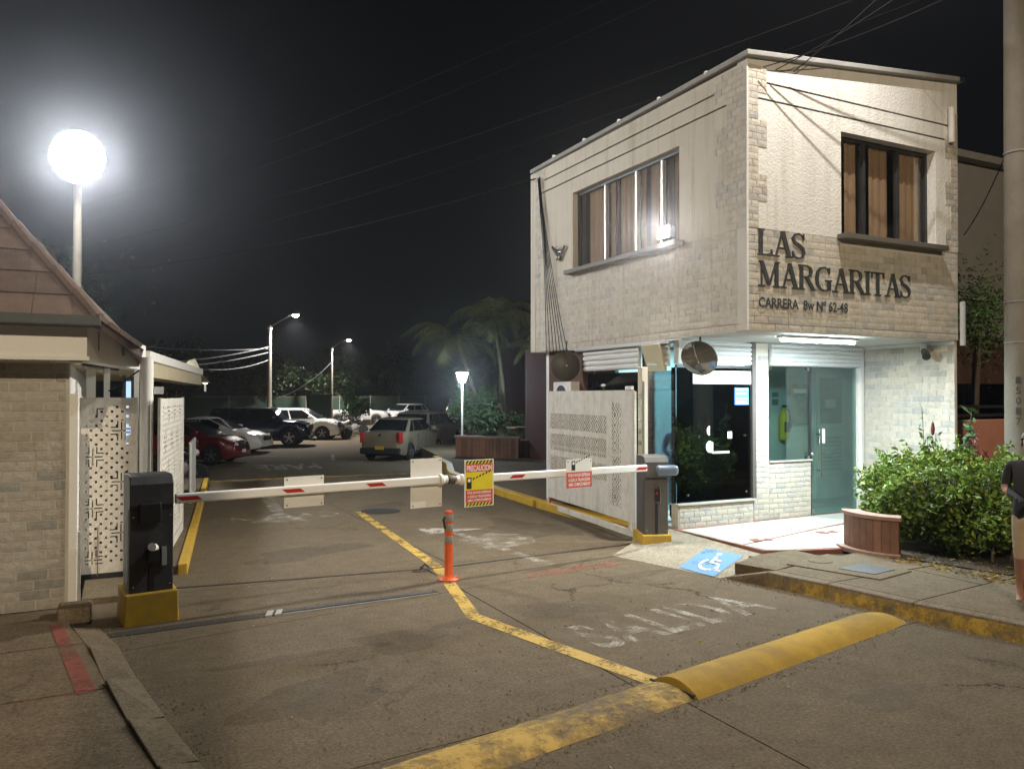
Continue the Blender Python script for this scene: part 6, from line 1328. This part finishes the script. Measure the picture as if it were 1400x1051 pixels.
# ================================================================== BACK OF THE LOT: fence and trees
fe_ = thing('green_screen_fence', 'long dark green screened fence behind the parked cars', 'fence', (0,0,ZL))
for k in range(14):
    a = Vector((-14+k*3.0, 47.5+k*1.55, 0)); b_ = a+Vector((3.0,1.55,0)); v_ = b_-a; nn = Vector((v_.y,-v_.x,0)).normalized()
    MB().obox((a+b_)/2+Vector((0,0,1.1)), v_, (0,0,1), nn, v_.length/2-.04, 1.1, .02).build('panel', 'fence_green', fe_); MB().tube([tuple(a),tuple(a+Vector((0,0,2.35)))], .04, 6).build('post', 'coping', fe_)
    MB().obox((a+b_)/2+Vector((0,0,2.24)), v_, (0,0,1), nn, v_.length/2-.04, .03, .03).build('rail', 'kerb_concrete', fe_)
TR = [(-9,44,3.2,'tree behind the lodge canopy'),(-3,50,3.4,'dark tree left of the nearer lot lamp'),(3.0,54,3.0,'broad tree behind the navy off-roader'),(9.5,60,3.4,'dark tree just right of the nearer lot lamp'),(15.5,66,3.3,'tree behind the farther lot lamp'),(22,70,3.6,'tree behind the far pickup'),(27,64,3.2,'dark tree above the silver crossover'),(26,52,3.2,'dark tree left of the garden lamp'),(30,46,3.0,'dark tree behind the palms'),(-14,40,3.4,'tree at the far left beyond the lodge'),(4,62,4.0,'tall dim tree far behind the nearer lot lamp')]
for k, (x, y, s, lb) in enumerate(TR):
    bush('broadleaf_tree', 'dim '+lb if not lb.startswith(('dark','tall')) else lb, (x,y,ZL), (s*1.15,s,s*.72), 2600, .34, 'leaf_dark', 70+k, 'tree', trunk=1.7, trunk_r=.16, clumps=15)
bush('small_tree', 'small light green tree by the motorcycles', (13.6,50.5,ZL), (1.4,1.2,1.2), 1800, .22, 'leaf_mid', 90, 'tree', trunk=.5, trunk_r=.07)
bb = thing('wheelie_bin', 'dark green bin box against the fence right of the white crossover', 'bin', (12.4,54.5,ZL)); MB().add([(-.6,-.5,0),(.6,-.5,0),(.6,.5,0),(-.6,.5,0),(-.75,-.6,2.3),(.75,-.6,2.3),(.75,.6,2.3),(-.75,.6,2.3)], [(0,3,2,1),(4,5,6,7),(0,1,5,4),(1,2,6,5),(2,3,7,6),(3,0,4,7)]).build('body', 'fence_green', bb, bevel=.03); MB().box(-.8,.8,-.65,.65,2.3,2.4).build('lid', 'fence_green', bb, bevel=.03)
lt = thing('lodge_back_tree', 'dim leafy tree showing above the lodge roof edge', 'tree', (1.0,30,ZL)); leaf_obj('crown', [leaves(1500, lambda r,n: r.normal(scale=(1.3,1.0,.9),size=(n,3))+np.array([-3.5,6,6.2]), .26, .5, .2, 99)], 'leaf_mid', lt); MB().tube([(-3.5,6,0),(-3.4,6,3),(-3.5,6,6)], [.2,.16,.08], 8).build('trunk', 'bark', lt)

# ================================================================== PEOPLE
def skin_body(name, V, E_, RR, mats, matfn, parent):
    me = bpy.data.meshes.new(name); me.from_pydata(V, E_, []); o = bpy.data.objects.new(name, me); COL.objects.link(o)
    o.modifiers.new('s', 'SKIN'); 
    sv = me.skin_vertices[0].data
    for i, r_ in enumerate(RR): sv[i].radius = r_ if isinstance(r_, tuple) else (r_, r_); sv[i].use_root = (i == 0)
    sb = o.modifiers.new('d', 'SUBSURF'); sb.levels = 2; sb.render_levels = 2
    dg = bpy.context.evaluated_depsgraph_get(); dg.update(); m2 = bpy.data.meshes.new_from_object(o.evaluated_get(dg)); bpy.data.objects.remove(o); bpy.data.meshes.remove(me)
    m2.name = name; m2.materials.clear()
    for k in mats: m2.materials.append(MATS[k])
    for p in m2.polygons: p.material_index = matfn(p.center); p.use_smooth = True
    o = bpy.data.objects.new(name, m2); link(o, parent); return o
def person(label, loc, rz, mats, pose, hair, h=1.7):
    """mats: skin, shirt, lower; forward is -y"""
    t = thing('person', label, 'person', loc, rz); k = h/1.72; t.scale = (k,k,k)
    V = []; E_ = []; RR = []
    def add(p, r_, par=None):
        V.append(p); RR.append(r_)
        if par is not None: E_.append((par, len(V)-1))
        return len(V)-1
    pel = add((0,0,.95), (.16,.11)); wa = add((0,0,1.10), (.145,.10), pel); ch = add((0,-.0,1.30), (.17,.115), wa); nb_ = add((0,0,1.44), (.085,.07), ch); ne = add((0,-.01,1.51), .055, nb_); h1 = add((0,-.02,1.585), (.075,.09), ne); h2 = add((0,-.01,1.66), (.075,.095), h1); h3 = add((0,0,1.715), .05, h2)
    nose = add((0,-.118,1.60), .012, h1); ln_ = pose.get('lean', 0.)
    for i_ in range(1, len(V)): V[i_] = (V[i_][0], V[i_][1]-ln_*max(0, V[i_][2]-1.0), V[i_][2])
    for i, s in enumerate((-1,1)):
        A = pose['arm'][i]; sh = add((s*.18,-ln_*.41,1.41), .062, ch); el = add(A[0], .045, sh); wr_ = add(A[1], .031, el); d_ = (Vector(A[1])-Vector(A[0])).normalized()
        hd = add(tuple(Vector(A[1])+d_*.055), (.035,.022), wr_); pm = add(tuple(Vector(A[1])+d_*.09), (.036,.02), hd); sdv = Vector((0,1,0)) if abs(d_.y) < .7 else Vector((1,0,0)); sdv = (sdv-d_*sdv.dot(d_)).normalized(); inw = d_.cross(sdv)*(-s)
        for f_, ln in ((-.027,.065),(-.009,.078),(.009,.074),(.027,.058)):
            a = add(tuple(Vector(V[pm])+sdv*f_+d_*.03), .0085, pm); b_ = add(tuple(Vector(V[pm])+sdv*f_*1.1+d_*(.03+ln*.5)+inw*.008), .008, a); add(tuple(Vector(V[pm])+sdv*f_*1.1+d_*(.03+ln*.85)+inw*.03), .007, b_)
        th = add(tuple(Vector(V[hd])-sdv*.04+d_*.01), .011, hd); add(tuple(Vector(V[hd])-sdv*.055+d_*.045+inw*.015), .009, th)
        Lg = pose['leg'][i]; hp_ = add((s*.09,0,.88), .092, pel); kn = add(Lg[0], .058, hp_); ca = add(tuple(Vector(Lg[0]).lerp(Vector(Lg[1]),.35)+Vector((0,.015,0))), .056, kn); an = add(Lg[1], .037, ca); he = add(tuple(Vector(Lg[1])+Vector((0,.03,-.045))), .036, an); ba = add(tuple(Vector(Lg[1])+Vector((0,-.12,-.06))), (.04,.022), an); add(tuple(Vector(Lg[1])+Vector((0,-.19,-.065))), (.034,.016), ba)
    body = skin_body('body', V, E_, RR, mats, pose['mat'], t)
    hc = MB(); hc.ball((0,.012,1.665), (.088,.105,.088), 16, 10); 
    hb2 = [i for i, f in enumerate(hc.f)]; hc.f = [f for f in hc.f if np.mean([hc.v[j][2] for j in f]) > 1.655 or np.mean([hc.v[j][1] for j in f]) > .03]; hc.mi = [0]*len(hc.f)
    HO = (0, -ln_*.65, 0); hc.build('hair', hair, t, smooth=True, loc=HO)
    for s in (-1,1): MB().ball((s*.032,-.092,1.625), .012, 8, 6).build('eye', 'lamp_clear', t, smooth=True, loc=HO); MB().ball((s*.082,0,1.61), (.012,.025,.035), 8, 6).build('ear', mats[0], t, smooth=True, loc=HO)
    MB().ball((0,-.098,1.555), (.028,.012,.007), 8, 6).build('mouth', 'leaf_red', t, smooth=True, loc=HO)
    return t
def walk_mat(c): 
    if c.z > 1.455 or (abs(c.x) > .195 and c.z < 1.20 and c.z > .6): return 0
    return 1 if c.z > .90 else (2 if c.z > .47 else 0)
person('passer-by in black shirt and tan shorts cut off by the right edge', (7.13,4.15,.150), R(-63), ['skin','shirt_black','shorts_tan'],
    dict(lean=-.26, arm=[((-.22,.08,1.15),(-.10,-.17,1.10)), ((.22,.08,1.15),(.10,-.17,1.10))], leg=[((-.10,.08,.50),(-.10,.22,.12)), ((.10,-.06,.50),(.10,-.08,.105))], mat=walk_mat), 'hair_black', 1.52)
def guard_mat(c): 
    if c.z > 1.455 or (abs(c.x) > .2 and c.z < 1.15 and c.z > .6): return 0
    return 1 if c.z > .95 else 2
person('guard with grey hair and blue shirt standing behind the booth glass', (7.44,9.38,.15), R(-25), ['skin','shirt_blue','trousers_navy'],
    dict(arm=[((-.25,-.05,1.16),(-.16,-.28,1.08)), ((.25,-.05,1.16),(.16,-.28,1.08))], leg=[((-.10,-.02,.50),(-.10,0,.10)), ((.10,-.02,.50),(.10,0,.10))], mat=guard_mat), 'hair_grey', 1.55)
# grit swept up against kerbs, drain and hump
def grit_along(pts, n, spread, r_):
    for i in range(n):
        k = r_.randrange(len(pts)-1); t = r_.random(); p = Vector(pts[k]).lerp(Vector(pts[k+1]), t); s_ = r_.uniform(.004,.013)
        x, y = p.x+r_.gauss(0,spread), p.y+r_.gauss(0,spread*.6); gm.add([(x+s_,y,.0),(x-s_*.6,y+s_*.9,.0),(x-s_*.5,y-s_*.8,.0),(x+r_.uniform(-.3,.3)*s_,y,s_*1.1)], [(0,1,3),(1,2,3),(2,0,3)])
gm = MB(); rg = random.Random(5)
grit_along([(x-.06,y) for (x, y) in KR[:6]], 420, .05, rg); grit_along([(x+.06,y) for (x, y) in KL[:6]], 300, .06, rg); grit_along([(1.3,4.2),(3.4,4.6),(6.2,5.15)], 260, .06, rg); grit_along([(1.4,3.7),(3.4,4.05),(6.2,4.6)], 260, .06, rg); grit_along([(.4,7.5),(3,7.6)], 160, .08, rg); grit_along([(.5,5),(6,6)], 260, 1.2, rg); grit_along([(.5,8),(6,9)], 200, 1.0, rg)
tag(gm.build('gravel', mat('grit', (.17,.14,.10), .95, .5, 30).name), 'small stones and grit along kerbs and speed hump', 'gravel', kind='stuff')
# fallen leaves on the drive
lv, lf = leaves(70, lambda r,n: np.column_stack([r.uniform(.3,6.2,n), r.uniform(3.3,9,n), np.full(n,.008)]), .034, .5, 1.0, 77)
tag(MB().add(lv.tolist(), lf).build('fallen_leaves', 'leaf_dry'), 'few dry leaves and litter scattered over the concrete drive', 'leaves', kind='stuff')

# thin scattering volume added for a glow like lens glare round the lamps
hz = MB().box(-60, 75, -14, 110, -1.7, 11.2).build('glare_volume', 'earth'); hz.data.materials.clear()
hm = bpy.data.materials.new('glare_volume'); hm.use_nodes = True; hn = hm.node_tree; hn.nodes.remove(hn.nodes['Principled BSDF'])
pv = hn.nodes.new('ShaderNodeVolumePrincipled'); pv.inputs['Density'].default_value = .0014; pv.inputs['Color'].default_value = (.9,.93,1,1); pv.inputs['Anisotropy'].default_value = .91
hn.links.new(pv.outputs[0], hn.nodes['Material Output'].inputs['Volume']); hz.data.materials.append(hm)
tag(hz, 'thin added volume that gives the lamps a glare-like halo', 'glare_volume', kind='stuff')
S.cycles.volume_bounces = 0
